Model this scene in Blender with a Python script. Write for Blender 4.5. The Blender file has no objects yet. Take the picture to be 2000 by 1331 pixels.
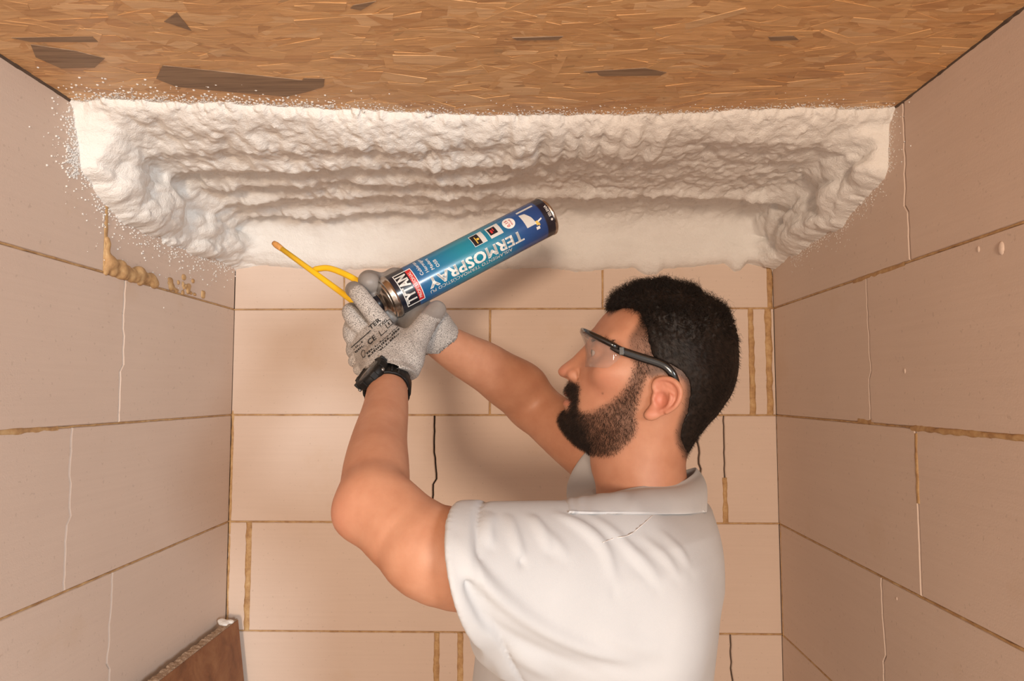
import bpy, bmesh, math, random
import numpy as np
from mathutils import Vector, Matrix

# ------------------------------------------------------------------ camera
FPX = 1430.0
TH = math.atan(103 / FPX)          # camera tilted up
PS = math.atan(30 / FPX)           # and turned a touch to the left
CAM = np.array([0.0, 0.0, 1.60])
scene = bpy.context.scene
col = scene.collection
cam_d = bpy.data.cameras.new('camera')
cam_d.sensor_width = 36.0
cam_d.lens = FPX * 36.0 / 2000.0
cam_d.clip_start = 0.02
cam = bpy.data.objects.new('camera', cam_d)
cam.location = CAM
cam.rotation_euler = (math.pi / 2 + TH, 0, PS)
col.objects.link(cam)
scene.camera = cam

# ------------------------------------------------------------------ light
scene.cycles.diffuse_bounces = 3
scene.cycles.glossy_bounces = 2
scene.cycles.max_bounces = 6
scene.view_settings.view_transform = 'Standard'
scene.view_settings.look = 'None'
scene.view_settings.gamma = 1.0
scene.view_settings.use_curve_mapping = False
scene.view_settings.exposure = 0.36
world = bpy.data.worlds.new('world')
scene.world = world
world.use_nodes = True
bgn = world.node_tree.nodes['Background']
bgn.inputs[0].default_value = (1.0, 0.90, 0.82, 1)
bgn.inputs[1].default_value = 0.80

def area_light(name, loc, target, size, power, color):
    d = bpy.data.lights.new(name, 'AREA')
    d.shape = 'DISK'
    d.size = size
    d.energy = power
    d.color = color
    o = bpy.data.objects.new(name, d)
    o.location = loc
    o.rotation_euler = (Vector(target) - Vector(loc)).to_track_quat('-Z', 'Y').to_euler()
    col.objects.link(o)
    return o

# the photographer's lamp behind the camera and a softer one to the right
area_light('work_lamp', (-0.17, -2.80, 1.60), (0.0, 1.6, 1.75), 0.42, 66.0, (1.0, 0.79, 0.60))
area_light('work_lamp', (2.2, -3.0, 1.82), (-0.4, 1.2, 1.75), 0.90, 96.0, (0.84, 0.94, 1.0))

# ------------------------------------------------------------------ helpers
rng = np.random.default_rng(7)
random.seed(7)

def ray(px, py):
    d = np.array([(px - 1000) / FPX, -(py - 665.5) / FPX, -1.0])
    a = math.pi / 2 + TH
    Rx = np.array([[1, 0, 0], [0, math.cos(a), -math.sin(a)], [0, math.sin(a), math.cos(a)]])
    Rz = np.array([[math.cos(PS), -math.sin(PS), 0], [math.sin(PS), math.cos(PS), 0], [0, 0, 1]])
    return Rz @ Rx @ d

def at(px, py, Y):
    d = ray(px, py)
    return CAM + d * (Y / d[1])

def unit(v):
    v = np.asarray(v, float)
    return v / np.linalg.norm(v)

def tag(o, label=None, cat=None, group=None, kind=None):
    if label: o['label'] = label
    if cat: o['category'] = cat
    if group: o['group'] = group
    if kind: o['kind'] = kind
    return o

def empty(name, loc=(0, 0, 0), parent=None):
    o = bpy.data.objects.new(name, None)
    o.location = loc
    o.empty_display_size = 0.05
    col.objects.link(o)
    if parent: o.parent = parent
    return o

def mesh_obj(name, verts, faces, mat, parent=None, smooth=True, attrs=None):
    """verts (n,3) array, faces: (m,k) array or list of tuples; world coordinates"""
    me = bpy.data.meshes.new(name)
    verts = np.asarray(verts, np.float32)
    if isinstance(faces, np.ndarray):
        m, k = faces.shape
        me.vertices.add(len(verts))
        me.vertices.foreach_set('co', verts.ravel())
        me.loops.add(m * k)
        me.loops.foreach_set('vertex_index', faces.astype(np.int32).ravel())
        me.polygons.add(m)
        me.polygons.foreach_set('loop_start', np.arange(0, m * k, k, dtype=np.int32))
        me.update(calc_edges=True)
    else:
        me.from_pydata(verts.tolist(), [], [tuple(int(i) for i in f) for f in faces])
        me.update()
    if smooth:
        me.polygons.foreach_set('use_smooth', np.ones(len(me.polygons), bool))
    if attrs:
        for an, av in attrs.items():
            av = np.asarray(av, np.float32)
            if av.ndim == 1:
                a = me.attributes.new(an, 'FLOAT', 'POINT')
                a.data.foreach_set('value', av)
            else:
                a = me.attributes.new(an, 'FLOAT_COLOR', 'POINT')
                c = np.ones((len(av), 4), np.float32); c[:, :3] = av
                a.data.foreach_set('color', c.ravel())
    if mat: me.materials.append(mat)
    o = bpy.data.objects.new(name, me)
    col.objects.link(o)
    if parent:
        o.parent = parent
        bpy_parent_keep(o, parent)
    return o

def world_matrix(o):
    m = o.matrix_basis.copy()
    if o.parent:
        return world_matrix(o.parent) @ o.matrix_parent_inverse @ m
    return m

def bpy_parent_keep(o, parent):
    o.matrix_parent_inverse = world_matrix(parent).inverted()

class MB:
    """collects simple shapes into one mesh"""
    def __init__(self): self.v = []; self.f = []
    def add(self, v, f):
        b = len(self.v)
        self.v.extend([tuple(map(float, p)) for p in v])
        self.f.extend([tuple(int(i) + b for i in q) for q in f])
        return self
    def obox(self, c, ax, ay, az):
        c, ax, ay, az = map(np.asarray, (c, ax, ay, az))
        v = [c + sx * ax + sy * ay + sz * az for sz in (-1, 1) for sy in (-1, 1) for sx in (-1, 1)]
        return self.add(v, [(0, 2, 3, 1), (4, 5, 7, 6), (0, 1, 5, 4), (2, 6, 7, 3), (0, 4, 6, 2), (1, 3, 7, 5)])
    def box(self, x0, x1, y0, y1, z0, z1):
        return self.obox(((x0 + x1) / 2, (y0 + y1) / 2, (z0 + z1) / 2), ((x1 - x0) / 2, 0, 0), (0, (y1 - y0) / 2, 0), (0, 0, (z1 - z0) / 2))
    def tube(self, pts, r, n=12, cap=True, flat=None):
        """pts list of 3D points, r scalar or list; flat=(dir, factor) squashes"""
        pts = [np.asarray(p, float) for p in pts]
        rs = r if hasattr(r, '__len__') else [r] * len(pts)
        rings = []
        prev = None
        for i, p in enumerate(pts):
            t = unit(pts[min(i + 1, len(pts) - 1)] - pts[max(i - 1, 0)])
            if prev is None:
                a = np.array([0, 0, 1.0]) if abs(t[2]) < 0.9 else np.array([1.0, 0, 0])
                u = unit(np.cross(t, a))
            else:
                u = unit(prev - t * np.dot(prev, t))
            prev = u
            w = np.cross(t, u)
            ring = []
            for k in range(n):
                a = 2 * math.pi * k / n
                o = u * math.cos(a) * rs[i] + w * math.sin(a) * rs[i]
                if flat is not None:
                    d = unit(flat[0]); o = o - d * np.dot(o, d) * (1 - flat[1])
                ring.append(p + o)
            rings.append(ring)
        v = [q for ring in rings for q in ring]
        f = []
        for i in range(len(rings) - 1):
            for k in range(n):
                k2 = (k + 1) % n
                f.append((i * n + k, i * n + k2, (i + 1) * n + k2, (i + 1) * n + k))
        if cap:
            f.append(tuple(range(n - 1, -1, -1)))
            f.append(tuple(range((len(rings) - 1) * n, len(rings) * n)))
        return self.add(v, f)
    def lathe(self, o, axis, prof, n=48, ref=None, cap=True):
        """prof: list of (r, h) along axis from o"""
        o = np.asarray(o, float); axis = unit(axis)
        ref = np.array([0, 0, 1.0]) if ref is None else np.asarray(ref, float)
        if abs(np.dot(unit(ref), axis)) > 0.95: ref = np.array([1.0, 0, 0])
        u = unit(ref - axis * np.dot(ref, axis)); w = np.cross(axis, u)
        v = []; f = []
        for (r, h) in prof:
            for k in range(n):
                a = 2 * math.pi * k / n
                v.append(o + axis * h + (u * math.cos(a) + w * math.sin(a)) * r)
        for i in range(len(prof) - 1):
            for k in range(n):
                k2 = (k + 1) % n
                f.append((i * n + k, i * n + k2, (i + 1) * n + k2, (i + 1) * n + k))
        if cap:
            f.append(tuple(range(n - 1, -1, -1)))
            f.append(tuple(range((len(prof) - 1) * n, len(prof) * n)))
        return self.add(v, f)
    def build(self, name, mat, parent=None, smooth=False, bevel=0, sub=0):
        o = mesh_obj(name, np.array(self.v), self.f, mat, parent, smooth)
        bm = bmesh.new(); bm.from_mesh(o.data)
        bmesh.ops.recalc_face_normals(bm, faces=bm.faces)
        bm.to_mesh(o.data); bm.free()
        if bevel:
            m = o.modifiers.new('bevel', 'BEVEL'); m.width = bevel; m.segments = 2; m.limit_method = 'ANGLE'
        if sub:
            m = o.modifiers.new('sub', 'SUBSURF'); m.levels = sub; m.render_levels = sub
        return o

def tube_spline(pts, n=24):
    """Catmull-Rom through pts (list of arrays)"""
    P = [np.asarray(p, float) for p in pts]
    P = [2 * P[0] - P[1]] + P + [2 * P[-1] - P[-2]]
    out = []
    segs = len(P) - 3
    per = max(1, n // segs)
    for i in range(segs):
        p0, p1, p2, p3 = P[i:i + 4]
        for k in range(per):
            t = k / per
            out.append(0.5 * ((2 * p1) + (-p0 + p2) * t + (2 * p0 - 5 * p1 + 4 * p2 - p3) * t * t + (-p0 + 3 * p1 - 3 * p2 + p3) * t ** 3))
    out.append(P[-2])
    return out

# ------------------------------------------------------------------ materials
class NT:
    def __init__(self, name):
        self.m = bpy.data.materials.new(name); self.m.use_nodes = True
        self.t = self.m.node_tree; self.n = self.t.nodes; self.l = self.t.links
        self.b = self.n['Principled BSDF']
    def node(self, typ, **kw):
        n = self.n.new(typ)
        for k, v in kw.items():
            if k.startswith('i_'):
                key = k[2:]; n.inputs[int(key) if key.isdigit() else key].default_value = v
            else: setattr(n, k, v)
        return n
    def link(self, a, b): self.l.new(a, b)
    def coords(self, scale=(1, 1, 1), kind='Object', rot=(0, 0, 0)):
        tc = self.node('ShaderNodeTexCoord'); mp = self.node('ShaderNodeMapping')
        mp.inputs['Scale'].default_value = scale; mp.inputs['Rotation'].default_value = rot
        self.link(tc.outputs[kind], mp.inputs['Vector'])
        return mp.outputs['Vector']
    def noise(self, scale, vec=None, detail=4, rough=0.55, dist=0):
        n = self.node('ShaderNodeTexNoise'); n.inputs['Scale'].default_value = scale
        n.inputs['Detail'].default_value = detail; n.inputs['Roughness'].default_value = rough
        n.inputs['Distortion'].default_value = dist
        if vec is not None: self.link(vec, n.inputs['Vector'])
        return n.outputs['Fac']
    def ramp(self, fac, stops, interp='LINEAR'):
        r = self.node('ShaderNodeValToRGB'); r.color_ramp.interpolation = interp
        el = r.color_ramp.elements
        while len(el) < len(stops): el.new(0.5)
        for e, (p, c) in zip(el, stops):
            e.position = p; e.color = (c[0], c[1], c[2], 1) if len(c) == 3 else c
        self.link(fac, r.inputs['Fac'])
        return r.outputs['Color']
    def mix(self, fac, a, b, blend='MIX'):
        n = self.node('ShaderNodeMix', data_type='RGBA', blend_type=blend)
        for sock, val in ((n.inputs[0], fac), (n.inputs[6], a), (n.inputs[7], b)):
            if hasattr(val, 'is_output'): self.link(val, sock)
            elif isinstance(val, (int, float)): sock.default_value = val
            else: sock.default_value = (*val, 1)
        return n.outputs[2]
    def math(self, op, a, b=0.0):
        n = self.node('ShaderNodeMath', operation=op)
        for sock, val in ((n.inputs[0], a), (n.inputs[1], b)):
            if hasattr(val, 'is_output'): self.link(val, sock)
            else: sock.default_value = val
        return n.outputs[0]
    def attr(self, name):
        n = self.node('ShaderNodeAttribute'); n.attribute_name = name
        return n
    def color(self, c):
        if hasattr(c, 'is_output'): self.link(c, self.b.inputs['Base Color'])
        else: self.b.inputs['Base Color'].default_value = (*c, 1)
        return self
    def rough(self, r):
        if hasattr(r, 'is_output'): self.link(r, self.b.inputs['Roughness'])
        else: self.b.inputs['Roughness'].default_value = r
        return self
    def bump(self, h, strength=0.3, dist=0.001):
        n = self.node('ShaderNodeBump'); n.inputs['Strength'].default_value = strength
        n.inputs['Distance'].default_value = dist
        self.link(h, n.inputs['Height']); self.link(n.outputs['Normal'], self.b.inputs['Normal'])
        return self
    def set(self, **kw):
        for k, v in kw.items(): self.b.inputs[k.replace('_', ' ')].default_value = v
        return self

def simple(name, c, rough=0.5, var=0.08, scale=60, bump=0.0, metal=0.0, **kw):
    """plain procedural material: slight noise mottling of one colour"""
    t = NT(name)
    f = t.noise(scale, t.coords())
    c0 = tuple(max(0, x * (1 - var)) for x in c); c1 = tuple(min(1, x * (1 + var)) for x in c)
    t.color(t.ramp(f, [(0.3, c0), (0.7, c1)])).rough(rough).set(Metallic=metal, **kw)
    if bump: t.bump(f, bump)
    return t.m

# ------------------------------------------------------------------ 2D noise in numpy
def vnoise2(x, y, seed=0):
    xi = np.floor(x).astype(np.int64); yi = np.floor(y).astype(np.int64)
    fx = x - xi; fy = y - yi
    fx = fx * fx * (3 - 2 * fx); fy = fy * fy * (3 - 2 * fy)
    def h(a, b):
        n = (a * 374761393 + b * 668265263 + seed * 1442695041) & 0xffffffff
        n = ((n ^ (n >> 13)) * 1274126177) & 0xffffffff
        n = (n ^ (n >> 16)) & 0xffff
        return n / 65535.0
    a = h(xi, yi); b = h(xi + 1, yi); c = h(xi, yi + 1); d = h(xi + 1, yi + 1)
    return (a * (1 - fx) + b * fx) * (1 - fy) + (c * (1 - fx) + d * fx) * fy

def fbm2(x, y, oct=4, seed=0, gain=0.5):
    s = 0; a = 1; t = 0
    for i in range(oct):
        s = s + a * (vnoise2(x * 2 ** i + 17.3 * i, y * 2 ** i + 5.1 * i, seed + i) - 0.5); t += a; a *= gain
    return s / t * 2      # about -1..1

def worley2(x, y, seed=0):
    """1 - distance to the nearest jittered lattice point: round lumps"""
    xi = np.floor(x).astype(np.int64); yi = np.floor(y).astype(np.int64)
    best = np.full(np.broadcast(x, y).shape, 9.0)
    for dx in (-1, 0, 1):
        for dy in (-1, 0, 1):
            a = xi + dx; b = yi + dy
            n = (a * 374761393 + b * 668265263 + seed * 97531) & 0xffffffff
            n = ((n ^ (n >> 13)) * 1274126177) & 0xffffffff
            jx = ((n >> 3) & 1023) / 1023.0; jy = ((n >> 15) & 1023) / 1023.0
            best = np.minimum(best, (a + jx - x) ** 2 + (b + jy - y) ** 2)
    return np.sqrt(best)

def sstep(a, b, x):
    t = np.clip((x - a) / (b - a), 0, 1)
    return t * t * (3 - 2 * t)

# ------------------------------------------------------------------ implicit surfaces
class Vol:
    def __init__(self, lo, hi, h):
        self.lo = np.asarray(lo, float); self.h = h
        self.n = np.ceil((np.asarray(hi, float) - self.lo) / h).astype(int) + 1
        self.F = np.full(self.n, 0.08, np.float32)
    def sub(self, lo, hi):
        a = np.clip(np.floor((np.asarray(lo) - self.lo) / self.h).astype(int), 0, self.n)
        b = np.clip(np.ceil((np.asarray(hi) - self.lo) / self.h).astype(int) + 1, 0, self.n)
        sl = tuple(slice(a[i], b[i]) for i in range(3))
        ax = [((np.arange(a[i], b[i]) * self.h) + self.lo[i]).astype(np.float32) for i in range(3)]
        return sl, ax[0][:, None, None], ax[1][None, :, None], ax[2][None, None, :]
    def apply(self, lo, hi, fn, k=0.0, mode='add'):
        sl, x, y, z = self.sub(lo, hi)
        if any(s.stop <= s.start for s in sl): return
        d = fn(x, y, z).astype(np.float32)
        A = self.F[sl]
        if mode == 'add': self.F[sl] = smin(A, d, k)
        elif mode == 'sub': self.F[sl] = -smin(-A, d, k)
        elif mode == 'int': self.F[sl] = -smin(-A, -d, k)
        elif mode == 'off': self.F[sl] = A + d
    def cone(self, a, b, ra, rb, k=0.0, mode='add', sq=None):
        """round cone; sq=(dir, factor): squashed along dir by factor (<1 thinner)"""
        a = np.asarray(a, float); b = np.asarray(b, float)
        pad = max(ra, rb) * 1.25 + max(k, 0.012)
        self.apply(np.minimum(a, b) - pad, np.maximum(a, b) + pad, lambda x, y, z: d_cone(x, y, z, a, b, ra, rb, sq), k, mode)
    def chain(self, pts, rs, k=0.0, sq=None, mode='add'):
        """smoothly bending tapered limb: spline through the joints, one blend into the rest"""
        if len(pts) > 2:
            D = tube_spline([np.append(p, r) for p, r in zip(pts, rs)], 6 * (len(pts) - 1))
        else:
            D = [np.append(p, r) for p, r in zip(pts, rs)]
        D = np.array(D)
        pad = D[:, 3].max() * 1.2 + max(k, .012)
        sl, x, y, z = self.sub(D[:, :3].min(0) - pad, D[:, :3].max(0) + pad)
        T = np.full(self.F[sl].shape, .08, np.float32)
        o = [q.start for q in sl]
        for i in range(len(D) - 1):
            pd = max(D[i, 3], D[i + 1, 3]) * 1.2 + max(k, .012)
            s2, x2, y2, z2 = self.sub(np.minimum(D[i, :3], D[i + 1, :3]) - pd, np.maximum(D[i, :3], D[i + 1, :3]) + pd)
            if any(q.stop <= q.start for q in s2): continue
            s3 = tuple(slice(q.start - o[j], q.stop - o[j]) for j, q in enumerate(s2))
            T[s3] = np.minimum(T[s3], d_cone(x2, y2, z2, D[i, :3], D[i + 1, :3], D[i, 3], D[i + 1, 3], sq))
        A = self.F[sl]
        self.F[sl] = smin(A, T, k) if mode == 'add' else -smin(-A, T, k)
    def ell(self, c, r, k=0.0, mode='add', R=None):
        c = np.asarray(c, float)
        pad = max(r) * 1.1 + max(k, 0.012)
        self.apply(c - pad, c + pad, lambda x, y, z: d_ell(x, y, z, c, r, R), k, mode)
    def sample(self, p):
        i = np.round((np.asarray(p) - self.lo) / self.h).astype(int)
        if np.any(i < 0) or np.any(i >= self.n): return 1.0
        return float(self.F[tuple(i)])
    def hit(self, o, d, t0=0.3, t1=2.0):
        d = unit(d); t = t0
        while t < t1:
            if self.sample(o + d * t) < 0:
                return o + d * t
            t += self.h * 0.7
        return None
    def polydist(self, pts, pad, fn):
        """add fn(distance to polyline, parameter 0..1) to F near it"""
        P = np.array(pts, float)
        lo = P.min(0) - pad; hi = P.max(0) + pad
        sl, x, y, z = self.sub(lo, hi)
        best = np.full(self.F[sl].shape, 9.0, np.float32); par = np.zeros_like(best)
        n = len(P) - 1
        for i in range(n):
            a, b = P[i], P[i + 1]; ab = b - a; L = float(ab @ ab) + 1e-12
            t = np.clip(((x - a[0]) * ab[0] + (y - a[1]) * ab[1] + (z - a[2]) * ab[2]) / L, 0, 1)
            d = np.sqrt((x - a[0] - t * ab[0]) ** 2 + (y - a[1] - t * ab[1]) ** 2 + (z - a[2] - t * ab[2]) ** 2)
            m = d < best
            best = np.where(m, d, best); par = np.where(m, (i + t) / n, par)
        self.F[sl] += fn(best, par).astype(np.float32)
    def mesh(self):
        return surface_nets(self.F, self.lo, self.h)

def smin(a, b, k):
    if k <= 0: return np.minimum(a, b)
    h = np.maximum(k - np.abs(a - b), 0) / k
    return np.minimum(a, b) - h * h * k * 0.25

def d_cone(x, y, z, a, b, ra, rb, sq=None):
    ab = b - a; L = float(ab @ ab) + 1e-12
    px, py, pz = x - a[0], y - a[1], z - a[2]
    t = np.clip((px * ab[0] + py * ab[1] + pz * ab[2]) / L, 0, 1)
    qx, qy, qz = px - t * ab[0], py - t * ab[1], pz - t * ab[2]
    if sq is not None:
        d = unit(sq[0]); s = qx * d[0] + qy * d[1] + qz * d[2]
        e = 1.0 / sq[1] - 1.0
        qx = qx + d[0] * s * e; qy = qy + d[1] * s * e; qz = qz + d[2] * s * e
        return (np.sqrt(qx * qx + qy * qy + qz * qz) - (ra + t * (rb - ra))) * (0.5 + 0.5 * sq[1])
    return np.sqrt(qx * qx + qy * qy + qz * qz) - (ra + t * (rb - ra))

def d_ell(x, y, z, c, r, R=None):
    px, py, pz = x - c[0], y - c[1], z - c[2]
    if R is not None:   # rows of R: local axes
        px, py, pz = (px * R[i][0] + py * R[i][1] + pz * R[i][2] for i in range(3))
    k0 = np.sqrt((px / r[0]) ** 2 + (py / r[1]) ** 2 + (pz / r[2]) ** 2)
    k1 = np.sqrt((px / r[0] ** 2) ** 2 + (py / r[1] ** 2) ** 2 + (pz / r[2] ** 2) ** 2) + 1e-6
    return k0 * (k0 - 1.0) / k1

def surface_nets(F, lo, h):
    S = F < 0
    c = np.zeros(np.array(F.shape) - 1, np.uint8)
    for dx in (0, 1):
        for dy in (0, 1):
            for dz in (0, 1):
                c += S[dx:F.shape[0] - 1 + dx, dy:F.shape[1] - 1 + dy, dz:F.shape[2] - 1 + dz]
    act = (c > 0) & (c < 8)
    I, J, K = np.nonzero(act)
    idx = np.full(c.shape, -1, np.int32); idx[I, J, K] = np.arange(len(I))
    acc = np.zeros((len(I), 3)); cnt = np.zeros(len(I))
    cor = [(dx, dy, dz) for dx in (0, 1) for dy in (0, 1) for dz in (0, 1)]
    for a in cor:
        for ax in range(3):
            if a[ax]: continue
            b = list(a); b[ax] = 1
            fa = F[I + a[0], J + a[1], K + a[2]]; fb = F[I + b[0], J + b[1], K + b[2]]
            m = (fa < 0) != (fb < 0)
            t = np.where(m, fa / np.where(m, fa - fb, 1), 0)
            p = np.tile(np.array(a, float), (len(I), 1)); p[:, ax] += t
            acc[m] += p[m]; cnt += m
    V = np.stack([I, J, K], 1) + acc / np.maximum(cnt, 1)[:, None]
    V = V * h + lo
    faces = []
    for ax in range(3):
        o1, o2 = (ax + 1) % 3, (ax + 2) % 3
        s0 = [slice(1, n - 1) for n in F.shape]; s0[ax] = slice(0, F.shape[ax] - 1)
        s1 = list(s0); s1[ax] = slice(1, F.shape[ax])
        A = S[tuple(s0)]; B = S[tuple(s1)]
        for inside_first in (True, False):
            M = (A & ~B) if inside_first else (~A & B)
            P = np.stack(np.nonzero(M), 1)
            off = np.ones(3, int); off[ax] = 0
            P = P + off
            q = []
            for (d1, d2) in ((-1, -1), (0, -1), (0, 0), (-1, 0)):
                Q = P.copy(); Q[:, o1] += d1; Q[:, o2] += d2
                q.append(idx[Q[:, 0], Q[:, 1], Q[:, 2]])
            q = np.stack(q, 1)
            if not inside_first: q = q[:, ::-1]
            faces.append(q)
    Fc = np.concatenate(faces)
    Fc = Fc[(Fc >= 0).all(1)]
    return V, Fc

def vnormals(V, Fc):
    a = V[Fc[:, 2]] - V[Fc[:, 0]]; b = V[Fc[:, 3]] - V[Fc[:, 1]]
    n = np.cross(a, b)
    N = np.zeros_like(V)
    for i in range(4): np.add.at(N, Fc[:, i], n)
    return N / (np.linalg.norm(N, axis=1, keepdims=True) + 1e-12)

def relax(V, Fc, it=1, w=0.5):
    for _ in range(it):
        S = np.zeros_like(V); C = np.zeros(len(V))
        for i in range(4):
            j = (i + 1) % 4
            np.add.at(S, Fc[:, i], V[Fc[:, j]]); np.add.at(C, Fc[:, i], 1)
            np.add.at(S, Fc[:, j], V[Fc[:, i]]); np.add.at(C, Fc[:, j], 1)
        V = V * (1 - w) + w * S / np.maximum(C, 1)[:, None]
    return V

def poly_sd(px, py, poly):
    """signed distance in the plane to a closed polygon, positive inside"""
    P = np.asarray(poly, float); n = len(P)
    best = np.full(np.broadcast(px, py).shape, 1e9); inside = np.zeros(best.shape, bool)
    for i in range(n):
        a = P[i]; b = P[(i + 1) % n]; ab = b - a
        t = np.clip(((px - a[0]) * ab[0] + (py - a[1]) * ab[1]) / (ab @ ab + 1e-15), 0, 1)
        best = np.minimum(best, (px - a[0] - t * ab[0]) ** 2 + (py - a[1] - t * ab[1]) ** 2)
        cond = ((a[1] > py) != (b[1] > py))
        with np.errstate(divide='ignore', invalid='ignore'):
            xi = (b[0] - a[0]) * (py - a[1]) / (b[1] - a[1] if b[1] != a[1] else 1e-12) + a[0]
        inside ^= cond & (px < xi)
    return np.where(inside, 1, -1) * np.sqrt(best)

def tps(ctrl, vals, qx, qy):
    """thin-plate spline through control values"""
    P = np.asarray(ctrl, float); v = np.asarray(vals, float); n = len(P)
    def U(r2): return r2 * np.log(r2 + 1e-9)
    D = ((P[:, None] - P[None]) ** 2).sum(2)
    A = np.zeros((n + 3, n + 3)); A[:n, :n] = U(D) + np.eye(n) * 2e-3
    A[:n, n] = 1; A[:n, n + 1:] = P; A[n, :n] = 1; A[n + 1:, :n] = P.T
    s = np.linalg.solve(A, np.concatenate([v, [0, 0, 0]]))
    out = s[n] + s[n + 1] * qx + s[n + 2] * qy
    for i in range(n):
        out = out + s[i] * U((qx - P[i, 0]) ** 2 + (qy - P[i, 1]) ** 2)
    return out
# ================================================================== the room
XL, XR, Y0, ZC = -0.698, 0.578, 1.72, 2.048
YR = 0.08
YF = -0.9                                    # the niche is open behind the camera
JZ = [2.048, 1.799, 1.549, 1.301, 1.053, 0.803, 0.553, 0.303, 0.053, 0.0]

def block_material():
    t = NT('aerated_concrete')
    v = t.coords()
    big = t.noise(2.2, v, 3)
    saw = t.noise(1.0, t.coords((4, 4, 170)), 3, 0.6)
    fine = t.noise(420, v, 2)
    c = t.ramp(big, [(0.3, (0.655, 0.512, 0.425)), (0.7, (0.725, 0.575, 0.478))])
    c = t.mix(0.18, c, t.ramp(saw, [(0.3, (0.62, 0.478, 0.392)), (0.7, (0.75, 0.60, 0.50))]))
    oi = t.node('ShaderNodeObjectInfo')
    c = t.mix(t.math('MULTIPLY', oi.outputs['Random'], 0.28), c, (0.66, 0.53, 0.44))
    stain = t.ramp(t.noise(7.0, v, 5, 0.6), [(0.60, (0, 0, 0)), (0.78, (1, 1, 1))])
    c = t.mix(t.math('MULTIPLY', stain, 0.22), c, (0.55, 0.36, 0.19))
    speck = t.ramp(t.noise(150, v, 1, 0.4), [(0.715, (0, 0, 0)), (0.75, (1, 1, 1))])
    c = t.mix(t.math('MULTIPLY', speck, 0.25), c, (0.36, 0.26, 0.20))
    vo = t.node('ShaderNodeTexVoronoi'); vo.inputs['Scale'].default_value = 70
    t.link(v, vo.inputs['Vector'])
    pore = t.ramp(vo.outputs['Distance'], [(0.05, (0, 0, 0)), (0.12, (1, 1, 1))])
    h = t.math('ADD', t.math('MULTIPLY', saw, 0.25), t.math('MULTIPLY', fine, 0.35))
    h = t.math('ADD', h, t.math('MULTIPLY', pore, 0.25))
    t.color(c).rough(0.92).bump(h, 0.35, 0.0012)
    t.set(**{'Specular IOR Level': 0.2})
    return t.m

def adhesive_material():
    t = NT('cured_adhesive')
    v = t.coords()
    f = t.noise(55, v, 4, 0.65)
    t.color(t.ramp(f, [(0.25, (0.30, 0.155, 0.07)), (0.5, (0.50, 0.30, 0.135)), (0.75, (0.64, 0.44, 0.23))])).rough(0.75).bump(f, 0.5, 0.002)
    return t.m

M_BLOCK = block_material()
M_ADH = adhesive_material()
M_GAP = simple('joint_shadow_gap', (0.10, 0.065, 0.045), 0.95, 0.2, 30)
M_FLOOR = simple('concrete_floor', (0.60, 0.53, 0.47), 0.9, 0.12, 9, 0.1)

def wall_map(side):
    if side == 'back': return lambda a, z, d: (a, Y0 + d, z)
    if side == 'left': return lambda a, z, d: (XL - d, a, z)
    return lambda a, z, d: (XR + d, a, z)

def jag_line(a, z0, z1, style, sd):
    """centre line of a vertical joint: list of (a, z) going up"""
    r = random.Random(sd)
    pts = []
    n = 20
    notch = r.uniform(.38, .55); sgn = r.choice((-1, 1))
    for i in range(n + 1):
        f = i / n
        off = r.uniform(-.0006, .0006)
        if style == 'crack':
            off += sgn * (.0030 if f < notch - .06 else (-.0062 if f < notch + .02 else (-.0030 if f < notch + .2 else 0.0)))
            off += r.uniform(-.0011, .0011)
        pts.append((a + off, z0 + (z1 - z0) * f))
    return pts

def block(P, z0, z1, left, right, parent, proud=0.0):
    """left / right: polylines (a,z) going up; a prism with a chamfered face"""
    lo = list(left); hi = list(right)
    outer = [(a, z) for a, z in lo] + [(a, z) for a, z in reversed(hi)]
    c = 0.0016
    inner = [(a + c, min(max(z, z0 + c), z1 - c)) for a, z in lo] + [(a - c, min(max(z, z0 + c), z1 - c)) for a, z in reversed(hi)]
    n = len(outer)
    v = [P(a, z, -proud) for a, z in inner] + [P(a, z, 0.0022 - proud) for a, z in outer] + [P(a, z, 0.055) for a, z in outer]
    f = [tuple(range(n))]
    for i in range(n):
        j = (i + 1) % n
        f.append((i, j, n + j, n + i)); f.append((n + i, n + j, 2 * n + j, 2 * n + i))
    f.append(tuple(range(3 * n - 1, 2 * n - 1, -1)))
    b = MB().add(v, f)
    return b.build('block', M_BLOCK, parent)

def seam(P, p0, p1, w, parent, sd, proud=0.0012, depth=0.006, wob=0.45, name='adhesive_seam', step=0.006):
    """lumpy strip of cured adhesive from p0 to p1 (a,z) of mean width w"""
    p0 = np.array(p0, float); p1 = np.array(p1, float)
    L = np.linalg.norm(p1 - p0); n = max(4, int(L / step)); d = (p1 - p0) / L; q = np.array([-d[1], d[0]])
    s = np.linspace(0, L, n + 1)
    hw0 = w / 2 * (1 + wob * fbm2(s * 60, s * 0 + sd, 3, sd)); hw1 = w / 2 * (1 + wob * fbm2(s * 60, s * 0 + sd + 9, 3, sd + 5))
    dome = proud * (1 + 0.9 * fbm2(s * 90, s * 0 + 3 + sd, 3, sd + 2))
    v = []
    for i in range(n + 1):
        c = p0 + d * s[i]
        for k, (u, hgt) in enumerate(((-1, -depth), (-0.9, dome[i] * .3), (-0.3, dome[i]), (0.35, dome[i] * .9), (0.9, dome[i] * .25), (1, -depth))):
            off = u * (hw0[i] if u < 0 else hw1[i])
            a, z = c + q * off
            v.append(P(a, z, -hgt))
    f = []
    for i in range(n):
        for k in range(5):
            f.append((i * 6 + k, i * 6 + k + 1, (i + 1) * 6 + k + 1, (i + 1) * 6 + k))
    return MB().add(v, f).build(name, M_ADH, parent, smooth=True)

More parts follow.
